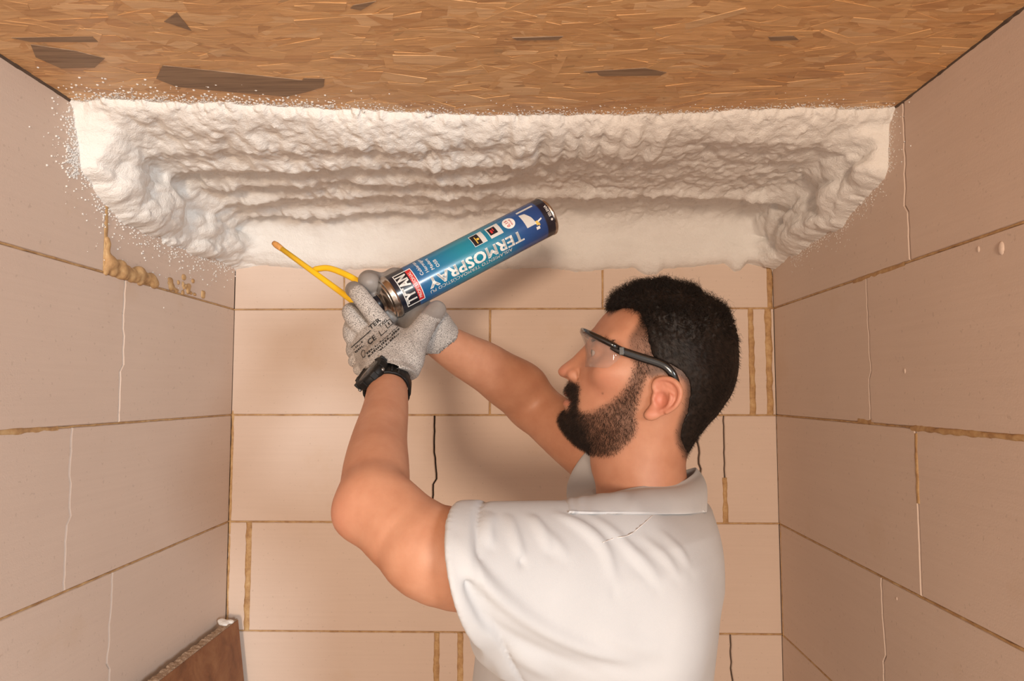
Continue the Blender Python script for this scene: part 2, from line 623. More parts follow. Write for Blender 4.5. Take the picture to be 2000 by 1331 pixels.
def build_wall(side, a0, a1, courses):
    """courses: per course a list of (position, style, width)"""
    P = wall_map(side)
    base = MB()
    if side == 'back': base.box(XL - .12, XR + .12, Y0 + .05, Y0 + .16, 0, ZC)
    elif side == 'left': base.box(XL - .16, XL - .05, YF, Y0 + .05, 0, ZC)
    else: base.box(XR + .05, XR + .16, YR, Y0 + .05, 0, ZC)
    w = base.build('wall_' + side, M_GAP)
    w['kind'] = 'structure'
    sd = {'back': 10, 'left': 40, 'right': 70}[side]
    for ci, joints in enumerate(courses):
        z1 = JZ[ci] - 0.0012; z0 = JZ[ci + 1] + 0.0012
        edges = [(a0, 'end', 0.0)] + sorted(joints) + [(a1, 'end', 0.0)]
        lines = []
        for ei, (a, st, wd) in enumerate(edges):
            jl = jag_line(a, z0, z1, st, sd + ci * 7 + ei) if st != 'end' else [(a, z0), (a, z1)]
            lines.append((jl, wd * (.35 if st == 'mixed' else 1), st))
            if st == 'thin':
                seam(P, (a, z0), (a, z1), wd + .001, w, sd + ci * 5 + ei, -.0012, .006, .5)
            if st in ('glue', 'mixed'):
                zz0 = z0 if st == 'glue' else z0 + (z1 - z0) * (0.0 if (ci + ei) % 2 else 0.55)
                zz1 = z1 if st == 'glue' else zz0 + (z1 - z0) * 0.42
                seam(P, (a, zz0), (a, zz1), wd + 0.004, w, sd + ci * 5 + ei, 0.0015)
        for e in range(len(lines) - 1):
            l, lw, _ = lines[e]; r, rw, _ = lines[e + 1]
            block(P, z0, z1, [(a + lw / 2, z) for a, z in l], [(a - rw / 2, z) for a, z in r], w, random.uniform(0, 0.0012))
        if ci < len(courses) - 1:
            seam(P, (a0, JZ[ci + 1]), (a1, JZ[ci + 1]), 0.0030, w, sd + 100 + ci, 0.0006, 0.004, 0.75, step=0.004)
    return w

def bx(px, py): return float(at(px, py, Y0)[0])
back_c = [
    [(bx(672, 560), 'thin', .002), (bx(1177, 560), 'thin', .003), (bx(1503, 560), 'glue', .010)],
    [(bx(957, 700), 'thin', .0035), (bx(1468, 700), 'glue', .010), (bx(1502, 700), 'glue', .012)],
    [(bx(848, 900), 'crack', .004), (bx(1363, 900), 'crack', .0045), (bx(1415, 900), 'mixed', .009)],
    [(bx(484, 1130), 'glue', .011), (bx(985, 1130), 'thin', .003)],
    [(bx(853, 1280), 'glue', .010), (bx(899, 1280), 'glue', .011), (bx(1428, 1280), 'crack', .0035)],
    [(-.35, 'thin', .003), (.25, 'thin', .003)], [(-.1, 'thin', .003), (.4, 'thin', .003)],
    [(-.35, 'thin', .003), (.25, 'thin', .003)], [(0, 'thin', .003)]]
def run(y, y0=YF): return [(y - .6 * k, 'crack', .0030) for k in range(0, 5) if y - .6 * k > y0 + .05]
left_c = [[(1.183, 'glue', .006)] + run(.583), run(1.244), run(1.113), run(1.24), run(1.1), run(1.25), run(1.1), run(1.25), run(1.1)]
right_c = [run(1.108, YR), [(1.249, 'crack', .003)] + run(.649, YR), [(1.110, 'mixed', .005)] + run(.51, YR), run(1.233, YR), run(1.1, YR), run(1.25, YR), run(1.1, YR), run(1.25, YR), run(1.1, YR)]
wall_back = build_wall('back', XL + .0003, XR - .0003, back_c)
wall_left = build_wall('left', YF, Y0 - .0003, left_c)
wall_right = build_wall('right', YR, Y0 - .0003, right_c)
# adhesive squeezed out of the room corners
seam(wall_map('right'), (Y0 - .008, 1.31), (Y0 - .008, 1.05), .006, wall_right, 301, .001)
seam(wall_map('back'), (XL + .004, 1.56), (XL + .004, 1.06), .006, wall_back, 302, .001)
seam(wall_map('right'), (Y0 - .004, 1.545), (Y0 - .004, 1.36), .003, wall_right, 303, .001)
seam(wall_map('right'), (.62, 1.5475), (1.12, 1.5475), .009, wall_right, 305, .0022)
seam(wall_map('right'), (1.12, 1.7975), (1.3, 1.7975), .008, wall_right, 306, .0015)
seam(wall_map('left'), (.85, 1.5475), (1.08, 1.5475), .008, wall_left, 307, .0018)
seam(wall_map('right'), (1.24, 1.552), (1.30, 1.552), .010, wall_right, 308, .0004)
# thick glob of adhesive foam over the left wall's first joint
gv = Vol((XL - .012, 1.15, 1.785), (XL + .04, 1.46, 1.86), .0022)
_r = random.Random(12)
for k in range(90):
    y = _r.uniform(1.188, 1.345)
    ztop = np.interp(y, [1.18, 1.20, 1.235, 1.26, 1.285, 1.32, 1.35], [1.835, 1.822, 1.826, 1.815, 1.828, 1.828, 1.805])
    r = _r.uniform(.005, .0105)
    gv.ell((XL + _r.uniform(-.003, .004), y, _r.uniform(1.802, max(ztop - r * .6, 1.803))), (r * .9, r * _r.uniform(.8, 1.5), r), .004)
for k in range(10):
    gv.ell((XL, 1.187 + _r.uniform(-.002, .003), 1.80 + k * .006), (.005, .006, .006), .004)
gv.ell((XL + .012, 1.262, 1.842), (.02, .018, .018), .004, 'sub')
gV, gF = gv.mesh()
mesh_obj('adhesive_glob', gV, gF, M_ADH, wall_left)
gv = Vol((XL - .012, 1.36, 1.79), (XL + .04, 1.6, 1.86), .0025)
for k in range(26):
    gv.ell((XL, 1.40 + abs(random.gauss(0, .055)), 1.803 + abs(random.gauss(0, .012))), (.0035, random.uniform(.004, .011), random.uniform(.003, .008)), .003)
gV, gF = gv.mesh()
mesh_obj('adhesive_smear', gV, gF, M_ADH, wall_left)
# small chipped lumps on the right wall
for (px, py, r) in ((1957, 485, .007), (1912, 487, .004), (1768, 725, .004), (1752, 1170, .003)):
    d = ray(px, py); p = CAM + d * (XR / d[0])
    lv = Vol(p - .014, p + .014, .0016)
    lv.ell(p, (r * .5, r * .8, r * 1.3), 0)
    lV, lF = lv.mesh()
    mesh_obj('chip', lV, lF, M_BLOCK, wall_right)

fl = MB().box(XL - .16, XR + .16, YF - 2.6, Y0 + .16, -.1, 0).build('floor', M_FLOOR)
fl['kind'] = 'structure'

# ------------------------------------------------------------------ OSB ceiling
def osb_material():
    t = NT('oriented_strand_board')
    at_ = t.attr('tint')
    v = t.coords((9, 60, 20))
    g = t.noise(3.0, v, 5, 0.65, 0.6)
    g2 = t.noise(1.0, t.coords((14, 160, 40)), 4, 0.6)
    c = t.mix(0.5, at_.outputs['Color'], t.ramp(g, [(0.3, (0.54, 0.29, 0.115)), (0.55, (0.70, 0.405, 0.18)), (0.75, (0.79, 0.50, 0.245))]))
    c = t.mix(0.30, c, t.ramp(g2, [(0.32, (0.50, 0.42, 0.36)), (0.55, (1, 1, 1))]), 'MULTIPLY')
    t.color(c).rough(0.42).bump(t.math('ADD', g2, t.math('MULTIPLY', g, 0.6)), 0.35, 0.0018)
    return t.m
M_OSB = osb_material()
M_OSB_DARK = NT('weathered_strand')
_f = M_OSB_DARK.noise(1.0, M_OSB_DARK.coords((12, 150, 30)), 4)
M_OSB_DARK.color(M_OSB_DARK.ramp(_f, [(0.3, (0.20, 0.125, 0.075)), (0.7, (0.36, 0.24, 0.15))])).rough(0.6).bump(_f, 0.4)
M_OSB_DARK = M_OSB_DARK.m
cb = MB().box(XL - .16, XR + .16, 0.0, Y0 + .16, ZC, ZC + .022)
ceil = cb.build('ceiling', None)
ca = ceil.data.attributes.new('tint', 'FLOAT_COLOR', 'POINT')
ca.data.foreach_set('color', np.tile([.70, .41, .19, 1], len(ceil.data.vertices)).astype(np.float32))
ceil.data.materials.append(M_OSB)
ceil['kind'] = 'structure'

def strands(n, r):
    V = []; Fq = []; T = []
    b = 0
    tints = 1.22 * np.array([(.60, .355, .165), (.56, .32, .14), (.66, .41, .20), (.50, .265, .11), (.58, .335, .15), (.62, .385, .18), (.40, .20, .085), (.70, .48, .27)])
    for i in range(n):
        x = r.uniform(XL, XR); y = r.uniform(.08, 1.3)
        if r.random() < .65: y = r.uniform(.70, 1.2)
        L = r.uniform(.03, .085); w = r.uniform(.005, .019)
        q_ = r.random()
        if q_ < .07: L *= .5; w *= .16
        elif q_ < .22: L *= .3; w *= .35
        a = r.normal(0, .30) if r.random() < .88 else r.uniform(-1.4, 1.4)
        ca_, sa_ = math.cos(a), math.sin(a)
        z = ZC - r.uniform(.0001, .0007)
        tl = r.normal(0, .006); ts = r.normal(0, .012)
        pts = [(-L, -w * r.uniform(.2, .9)), (-L * r.uniform(.8, 1.0), w * r.uniform(.3, 1)), (r.uniform(-.3, .3) * L, w), (L * r.uniform(.8, 1), w * r.uniform(.2, 1)), (L, -w * r.uniform(.1, .9)), (r.uniform(-.3, .3) * L, -w)]
        top = [(x + p * ca_ - q * sa_, y + p * sa_ + q * ca_, min(z + p * tl + q * ts, ZC - .00002)) for p, q in pts]
        V += top + [(p[0], p[1], ZC + .001) for p in top]
        Fq.append([b + k for k in range(6)])
        for k in range(6):
            k2 = (k + 1) % 6
            Fq.append([b + k2, b + k, b + 6 + k, b + 6 + k2])
        c = tints[r.integers(0, len(tints))] * r.uniform(.85, 1.12)
        if .07 <= q_ < .15: c = c * .5
        T += [c] * 12
        b += 12
    return np.array(V), Fq, np.array(T)
sV, sF, sT = strands(4600, rng)
so = mesh_obj('strand_layer', sV, sF, M_OSB, ceil, smooth=False, attrs={'tint': sT})
so['kind'] = 'stuff'
def cpt(px, py):
    d = ray(px, py); return CAM + d * ((ZC - 1.6) / d[2])
for pl in ([(318, 126), (590, 155), (594, 151), (634, 152), (632, 168), (600, 178), (560, 187), (470, 180), (345, 168), (305, 152)],
           [(22, 72), (180, 69), (192, 80), (60, 80)], [(60, 85), (150, 98), (205, 112), (185, 130), (120, 132), (70, 110)],
           [(320, 40), (345, 22), (374, 58)], [(690, 8), (735, 0), (705, 18), (684, 14)],
           [(1140, 138), (1260, 131), (1302, 140), (1290, 146), (1170, 147)], [(1500, 70), (1550, 68), (1560, 76), (1505, 78)],
           [(1000, 72), (1100, 69), (1090, 76), (1010, 77)]):
    p = [cpt(*q) for q in pl]
    n = len(p); zt = ZC - .0016
    b = MB().add([(q[0], q[1], zt) for q in p] + [(q[0], q[1], ZC + .001) for q in p],
                 [tuple(range(n))] + [(i, (i + 1) % n, n + (i + 1) % n, n + i) for i in range(n)])
    b.build('wood_strand', M_OSB_DARK, ceil)
# thin dark strip in the gap colour where the board meets the side walls
for X in (XL, XR):
    s = -1 if X > 0 else 1
    n = 90; v = []; f = []
    for i in range(n + 1):
        y = .3 + (1.17 - .3) * i / n
        wob = .0018 + .0012 * random.random()
        v += [(X, y, ZC - wob * 1.6), (X + s * wob * .6, y, ZC - wob), (X + s * wob * 1.4, y, ZC)]
    for i in range(n):
        for k in range(2): f.append((i * 3 + k, i * 3 + k + 1, i * 3 + k + 4, i * 3 + k + 3))
    MB().add(v, f).build('joint_line', M_GAP, ceil)

# ------------------------------------------------------------------ sprayed foam
def foam_material():
    t = NT('white_spray_foam')
    v = t.coords()
    f = t.noise(130, v, 5, 0.7)
    g = t.noise(9, v, 4)
    c = t.ramp(g, [(0.3, (0.85, 0.81, 0.77)), (0.7, (0.92, 0.885, 0.845))])
    t.color(c).rough(0.85).bump(t.math('ADD', f, t.math('MULTIPLY', t.noise(420, v, 3, .7), .4)), 0.85, 0.0035)
    t.set(**{'Specular IOR Level': 0.25})
    return t.m
M_FOAM = foam_material()
fo_root = empty('spray_foam', (-.06, 1.4, ZC - .02))
tag(fo_root, 'thick white sprayed insulation foam covering the corner of ceiling and wall', 'foam')
h = .003
fv = Vol((XL - .005, 1.0, 1.86), (XR + .005, Y0 + .006, ZC + .005), h)
xs = fv.lo[0] + np.arange(fv.n[0]) * h; ys = fv.lo[1] + np.arange(fv.n[1]) * h; zs = fv.lo[2] + np.arange(fv.n[2]) * h

def dome(s, w): return np.where(s > 0, np.sqrt(np.clip(1 - (1 - np.clip(s / w, 0, 1)) ** 2, 0, 1)), 0)
# ceiling sheet
X2, Y2 = np.meshgrid(xs, ys, indexing='ij')
def yedge(x): return np.interp(x, [-.7, -.64, -.42, -.106, .221, .457, .567, .6], [1.085, 1.07, 1.10, 1.148, 1.15, 1.13, 1.135, 1.15]) + .008 * fbm2(x * 30, x * 0, 4, 5)
s = Y2 - yedge(X2) + .007 * fbm2(X2 * 70, Y2 * 60, 3, 15) + .005 * fbm2(X2 * 190, Y2 * 190, 2, 16)
lft = sstep(.06, -.16, X2)
wob = .012 * fbm2(X2 * 6, Y2 * 0 + 2, 3, 21) + .006 * fbm2(X2 * 25, Y2 * 3, 2, 22)
rows = np.zeros_like(X2)
env = .14 + .86 * lft * (.75 + .5 * fbm2(X2 * 5, Y2 * 9, 2, 88))
for (yr, am, sg) in ((1.200, .010, .026), (1.285, .015, .026), (1.385, .016, .022), (1.478, .016, .020), (1.60, .018, .022)):
    jit = .010 * fbm2(X2 * 11, Y2 * 0 + yr * 9, 3, int(yr * 100))
    rows += am * np.exp(-((Y2 - yr - wob - jit) / sg) ** 2) * env * (1 + .6 * fbm2(X2 * 14, Y2 * 0 + yr, 3, 77))
rows += .016 * np.exp(-((Y2 - 1.50 - .6 * wob) / .020) ** 2) * (1 - lft) + .008 * np.exp(-((Y2 - 1.19 - wob) / .03) ** 2) * sstep(.2, .32, X2)
wx = X2 + .016 * fbm2(X2 * 30, Y2 * 20, 3, 71); wy = Y2 + .016 * fbm2(X2 * 30, Y2 * 20, 3, 72)
puff = np.clip(1 - worley2(wx * 17, wy * 10, 3) ** 2 * 1.3, 0, 1)
puff2 = np.clip(1 - worley2(wx * 42, wy * 26, 4) ** 2 * 1.3, 0, 1)
lump = puff * .011 * (.4 + .6 * lft) + puff2 * .0055
cols = np.zeros_like(X2)
for (px, w) in ((1010, .010), (1035, .014), (1085, .013), (1115, .011), (1150, .014), (1190, .014), (1225, .013), (1275, .012)):
    cx = cpt(px, 260)[0] * 1.02
    cols += .012 * np.exp(-(((X2 - cx) + .03 * (Y2 - 1.2) + .004 * fbm2(X2 * 40, Y2 * 25, 2, 41)) / w) ** 4) * sstep(1.145, 1.175, Y2) * sstep(1.31, 1.23, Y2 + .03 * np.sin(px))
tc = dome(s, .13) * (.010 + rows + lump + cols + .009 * fbm2(X2 * 10, Y2 * 7, 3, 8) + .0045 * fbm2(X2 * 60, Y2 * 40, 3, 9) + .0028 * fbm2(X2 * 130, Y2 * 80, 2, 19) + .010) + .003 * dome(s, .01) + np.where(s < 0, s * .8, 0)
# back wall sheet
X3, Z3 = np.meshgrid(xs, zs, indexing='ij')
epx = [(455, 505), (480, 512), (560, 520), (640, 526), (720, 522), (820, 518), (960, 522), (1060, 520), (1095, 523), (1130, 529), (1180, 523), (1240, 520), (1262, 534), (1285, 533), (1300, 522), (1350, 519), (1420, 511), (1436, 527), (1450, 526), (1462, 512), (1500, 508), (1560, 498)]
ex = [at(a, b, Y0 - .02)[0] for a, b in epx]; ez = [at(a, b, Y0 - .02)[2] for a, b in epx]
s = Z3 - np.interp(X3, ex, ez) + .002 * fbm2(X3 * 90, Z3 * 0, 3, 31)
tb = dome(s, .035) * (.024 + .012 * fbm2(X3 * 5, Z3 * 9, 3, 11) + .005 * (1 - np.clip(worley2(X3 * 12, Z3 * 20, 12), 0, 1)) + .0025 * fbm2(X3 * 30, Z3 * 60, 3, 13)) + .012 * sstep(1.95, 2.03, Z3) + np.where(s < 0, s * .8, 0)
# side sheets
Y4, Z4 = np.meshgrid(ys, zs, indexing='ij')
def side(poly_y, poly_z, sd, th, wl):
    zE = np.interp(Y4, poly_y, poly_z)
    s = smin(Z4 - zE, (Y4 - poly_y[0]) * 1.0, .03) + .012 * fbm2(Y4 * 22, Z4 * 40, 3, sd) + .004 * fbm2(Y4 * 60, Z4 * 90, 2, sd + 9)
    wy = Y4 + .012 * fbm2(Y4 * 30, Z4 * 30, 3, sd + 7); wz = Z4 + .010 * fbm2(Y4 * 30, Z4 * 30, 3, sd + 8)
    lumps = np.clip(1 - worley2(wy * 8.5, wz * 21, sd + 1) ** 2 * 1.4, 0, 1)
    lumps2 = np.clip(1 - worley2(wy * 19, wz * 46, sd + 2) ** 2 * 1.2, 0, 1)
    return dome(s, wl) * (th + .028 * lumps + .012 * lumps2 + .008 * fbm2(Y4 * 9, Z4 * 20, 3, sd + 3)) + np.where(s < 0, s * .8, 0)
tl = side([1.082, 1.109, 1.174, 1.28, 1.40, 1.60, 1.725], [2.05, 1.945, 1.905, 1.897, 1.888, 1.895, 1.905], 51, .012, .05)
tr = side([1.15, 1.16, 1.248, 1.353, 1.45, 1.56, 1.72], [2.04, 1.955, 1.925, 1.908, 1.905, 1.895, 1.895], 61, .012, .03)
A = (ZC - zs)[None, None, :] - tc[:, :, None]
B = (Y0 - ys)[None, :, None] - tb[:, None, :]
C_ = (xs - XL)[:, None, None] - tl[None, :, :]
D_ = (XR - xs)[:, None, None] - tr[None, :, :]
G = smin(A.astype(np.float32), B.astype(np.float32), .05)
G = smin(G, C_.astype(np.float32), .05); G = smin(G, D_.astype(np.float32), .05)
fv.F = G
fV, fF = fv.mesh()
mesh_obj('foam_layer', fV, fF, M_FOAM, fo_root)
# spatter round the edge
ico = bmesh.new(); bmesh.ops.create_icosphere(ico, subdivisions=1, radius=1.0)
iv = np.array([v.co[:] for v in ico.verts]); ifc = np.array([[v.index for v in f.verts] for f in ico.faces]); ico.free()
pts = []
for i in range(7000):
    x = rng.uniform(XL + .005, XR - .01)
    near = .75 + .7 * max(0, -x / .7)
    y = float(yedge(np.array([x]))[0]) + .010 - rng.exponential(.013 * near if i < 3600 else .006)
    pts.append((x, y, ZC - .0006, rng.uniform(.0006, .0019) * (1.25 if x < -.3 else .9)))
for i in range(1500):
    t = rng.uniform(0, 1); y = 1.07 + .66 * t ** 1.3
    z = np.interp(y, [1.05, 1.109, 1.174, 1.28, 1.40, 1.60, 1.725], [1.98, 1.945, 1.905, 1.897, 1.888, 1.895, 1.905])
    if rng.random() < .35: y = 1.10 - rng.exponential(.014); z = rng.uniform(1.93, 2.04)
    else: z = z + .012 - rng.exponential(.018)
    pts.append((XL + .0005, y, z, rng.uniform(.0006, .002)))
for i in range(900):
    y = rng.uniform(1.14, 1.6)
    z = np.interp(y, [1.15, 1.16, 1.248, 1.353, 1.45, 1.56, 1.72], [2.0, 1.955, 1.925, 1.908, 1.905, 1.895, 1.895]) + .008 - rng.exponential(.012)
    if rng.random() < .25: y = 1.16 - rng.exponential(.012); z = rng.uniform(1.95, 2.04)
    pts.append((XR - .0005, y, z, rng.uniform(.0005, .0015)))
pts = np.array(pts)
V = (iv[None] * pts[:, None, 3:4] + pts[:, None, :3]).reshape(-1, 3)
Fs = (ifc[None] + (np.arange(len(pts)) * len(iv))[:, None, None]).reshape(-1, 3)
sp = mesh_obj('foam_spatter', V, Fs, M_FOAM, fo_root)
sp['kind'] = 'stuff'

# ------------------------------------------------------------------ board in the left corner
def board_material():
    t = NT('rough_brown_board')
    v = t.coords()
    f = t.noise(14, v, 6, 0.65, 0.5)
    t.color(t.ramp(f, [(0.25, (0.10, 0.035, 0.014)), (0.5, (0.24, 0.092, 0.036)), (0.75, (0.36, 0.17, 0.075))])).rough(0.6).bump(t.noise(90, v, 4), 0.4, 0.002)
    return t.m
M_BOARD = board_material()
t = NT('chipboard_edge'); _v = t.coords()
t.color(t.ramp(t.noise(240, _v, 3, .7), [(0.3, (0.22, 0.14, 0.085)), (0.5, (0.40, 0.28, 0.19)), (0.68, (0.66, 0.52, 0.40))])).rough(.9).bump(t.noise(240, _v, 3), .6, .002)
M_EDGE = t.m
bd = empty('wooden_board', (XL + .10, .9, 0))
tag(bd, 'dark brown wooden board leaning against the left wall near the corner', 'board')
zt = at(465, 1210, 1.69)[2]
xt = at(465, 1210, 1.69)[0]
lean = .17
def bpt(u, y, z): return (xt + u + lean * (zt - z) * .75 , y, z)
b = MB().add([bpt(-.0015, .45, zt - .0015), bpt(-.0015, 1.69, zt - .0015), bpt(-.0015, 1.69, 0), bpt(-.0015, .45, 0), bpt(0, .45, zt - .001), bpt(0, 1.69, zt - .001), bpt(0, 1.69, 0), bpt(0, .45, 0)],
             [(0, 1, 2, 3), (4, 7, 6, 5), (0, 4, 5, 1), (1, 5, 6, 2), (2, 6, 7, 3), (3, 7, 4, 0)])
b.build('board_face', M_BOARD, bd)
n = 160; v = []; f = []
for i in range(n + 1):
    y = .45 + (1.69 - .45) * i / n
    for (u, dz) in ((-.0015, -.012), (-.0015, 0), (-.010, .0), (-.0205, 0), (-.0205, -.02), (-.0205, -zt)):
        j = 0 if dz < 0 else random.uniform(-.0018, .0018)
        v.append(bpt(u, y, zt + dz + j))
for i in range(n):
    for k in range(5): f.append((i * 6 + k, (i + 1) * 6 + k, (i + 1) * 6 + k + 1, i * 6 + k + 1))
f.append(tuple(n * 6 + k for k in range(6)))
MB().add(v, f).build('board_core', M_EDGE, bd)
fc = Vol((XL + .001, 1.60, zt - .02), (XL + .07, 1.71, zt + .03), .002)
for (x, y, z, r) in ((.022, 1.655, 0, .011), (.034, 1.66, .001, .009), (.015, 1.66, .003, .009), (.028, 1.648, -.001, .008)):
    fc.ell((XL + x, y, zt + z + .002), (r, r * .9, r * .55), .004)
cV, cF = fc.mesh()
mesh_obj('foam_crumb', cV, cF, M_FOAM, bd)
# ================================================================== the person
def skin_material():
    t = NT('skin')
    v = t.coords()
    mott = t.noise(38, v, 4, 0.6)
    c = t.ramp(mott, [(0.3, (0.455, 0.208, 0.120)), (0.7, (0.525, 0.26, 0.157))])
    c = t.mix(t.math('MULTIPLY', t.attr('blush').outputs['Fac'], 0.75), c, (0.62, 0.215, 0.15))
    c = t.mix(t.math('MULTIPLY', t.attr('stubble').outputs['Fac'], 0.93), c, (0.040, 0.024, 0.018))
    pores = t.noise(900, v, 2)
    t.color(c).rough(0.48).bump(pores, 0.12, 0.0006)
    t.set(**{'Subsurface Weight': 0.12, 'Subsurface Scale': 0.006, 'Specular IOR Level': 0.4})
    t.b.inputs['Subsurface Radius'].default_value = (1.0, 0.35, 0.2)
    return t.m
M_SKIN = skin_material()

def hair_material(name, c0, c1):
    t = NT(name)
    f = t.noise(160, t.coords(), 3)
    t.color(t.ramp(f, [(0.3, c0), (0.7, c1)])).rough(0.55).set(**{'Specular IOR Level': 0.22})
    return t.m
M_HAIR = hair_material('dark_hair', (0.007, 0.005, 0.004), (0.020, 0.013, 0.010))
M_BEARD = hair_material('dark_beard_hair', (0.016, 0.010, 0.008), (0.050, 0.029, 0.020))

person = empty('person', (0.10, 0.98, 0))
tag(person, 'bearded man in white polo shirt and safety glasses spraying foam overhead', 'person')

# ---- head frame: u forward (image left), s towards the camera, v up
HD = unit(ray(1270, 740) * np.array([1, 1, 0]))
H0 = CAM + ray(1270, 740) / np.linalg.norm(ray(1270, 740)) * 0.985
E2 = -HD
E3 = np.array([0, 0, 1.0])
E1 = np.cross(E2, E3); E1 = unit(E1)
if E1[0] > 0: E1 = -E1
def hl(px, py, s=0.0):
    """pixel -> head-local (u, v) on the plane s metres towards the camera"""
    d = ray(px, py)
    n = E2
    t = ((H0 + n * s - CAM) @ n) / (d @ n)
    q = CAM + d * t - H0
    return np.array([q @ E1, q @ E3])
def h2w(L):
    L = np.asarray(L)
    return H0 + L[..., 0:1] * E1 + L[..., 1:2] * E2 + L[..., 2:3] * E3
def hp(px, py, s): 
    u, v = hl(px, py, s)
    return np.array([u, s, v])

prof_px = [(1191, 604), (1176, 620), (1163, 637), (1155, 650), (1150, 662), (1146, 669), (1139, 678), (1128, 689), (1117, 700), (1105, 709), (1095, 717), (1090, 724), (1091, 731), (1096, 736), (1104, 739), (1110, 743),
           (1110, 750), (1107, 757), (1103, 764), (1101, 769), (1103, 774), (1108, 778), (1104, 782), (1100, 788), (1101, 794), (1104, 800), (1100, 806), (1095, 813), (1094, 821), (1098, 831), (1106, 842),
           (1118, 854), (1133, 868), (1146, 878), (1152, 890), (1153, 905), (1156, 922), (1161, 938), (1164, 955), (1164, 985), (1160, 1030),
           (1370, 1030), (1355, 985), (1345, 948), (1341, 925), (1340, 905), (1345, 885), (1356, 860), (1374, 834), (1396, 806), (1416, 775), (1428, 740), (1432, 710), (1430, 672), (1420, 638), (1402, 610), (1376, 590), (1345, 576),
           (1310, 570), (1270, 571), (1235, 579), (1210, 590)]
prof = [hl(*p) for p in prof_px]
prof = np.array(tube_spline([np.append(p, 0) for p in prof] + [np.append(prof[0], 0)], 4 * len(prof)))[:-1, :2]

ctrl = [  # px, py, half width, rounding radius
    (1330, 640, .076, .075), (1290, 600, .070, .072), (1400, 680, .068, .070), (1365, 750, .070, .065), (1385, 800, .058, .055), (1250, 650, .071, .065), (1240, 610, .062, .060),
    (1200, 618, .052, .050), (1175, 640, .050, .042), (1163, 655, .046, .030), (1205, 665, .066, .045), (1152, 668, .012, .014), (1166, 688, .036, .018), (1180, 690, .050, .03), (1205, 692, .064, .04),
    (1140, 684, .0095, .010), (1150, 700, .020, .016), (1122, 704, .0095, .011), (1104, 720, .0125, .0115), (1094, 724, .0085, .010), (1114, 732, .0165, .0125), (1124, 732, .018, .013), (1134, 722, .021, .016), (1140, 745, .034, .02),
    (1160, 715, .046, .025), (1190, 728, .064, .035), (1230, 730, .070, .045), (1170, 755, .052, .03), (1200, 780, .058, .04), (1113, 752, .016, .013), (1108, 768, .013, .010), (1120, 778, .022, .014),
    (1140, 778, .036, .02), (1108, 790, .014, .010), (1107, 802, .018, .014), (1105, 822, .020, .022), (1125, 815, .031, .026), (1130, 850, .028, .026), (1160, 820, .045, .034), (1160, 865, .036, .03), (1200, 830, .055, .04),
    (1250, 800, .064, .048), (1262, 845, .059, .046), (1215, 870, .052, .04), (1290, 780, .071, .06), (1310, 850, .060, .055), (1240, 920, .056, .055), (1190, 920, .046, .045), (1300, 920, .055, .052), (1250, 980, .060, .058), (1330, 960, .056, .055), (1180, 980, .050, .05), (1260, 1030, .066, .06)]
cu = np.array([hl(p[0], p[1], p[2] * .6) for p in ctrl]) * 10
hh = .0016
hv = Vol((-.125, -.098, -.20), (.135, .098, .135), hh)
us = hv.lo[0] + np.arange(hv.n[0]) * hh; ss = hv.lo[1] + np.arange(hv.n[1]) * hh; vs = hv.lo[2] + np.arange(hv.n[2]) * hh
U2, V2 = np.meshgrid(us, vs, indexing='ij')
def blur2(a, n):
    for _ in range(n):
        a = (a + np.roll(a, 1, 0) + np.roll(a, -1, 0)) / 3
        a = (a + np.roll(a, 1, 1) + np.roll(a, -1, 1)) / 3
    return a
D2 = poly_sd(U2, V2, prof)
Wd = np.clip(tps(cu, [p[2] for p in ctrl], U2 * 10, V2 * 10), .006, .09)
Rd = np.clip(tps(cu, [p[3] for p in ctrl], U2 * 10, V2 * 10), .006, .09)
Db = blur2(D2, 3); wgt = sstep(.002, .012, D2); D2s = D2 * (1 - wgt) + Db * wgt
def lens_field(D, W, R):
    m = np.maximum(1 - D / R, 0)[:, None, :]
    y = ss[None, :, None]; Wb = W[:, None, :]; Rb = R[:, None, :]
    G = (y / Wb) ** 2 + m ** 2 - 1
    return (G / (2 * np.sqrt((y / Wb ** 2) ** 2 + (m / Rb) ** 2) + 4.0)).astype(np.float32)
hv.F = lens_field(D2s, Wd, Rd)
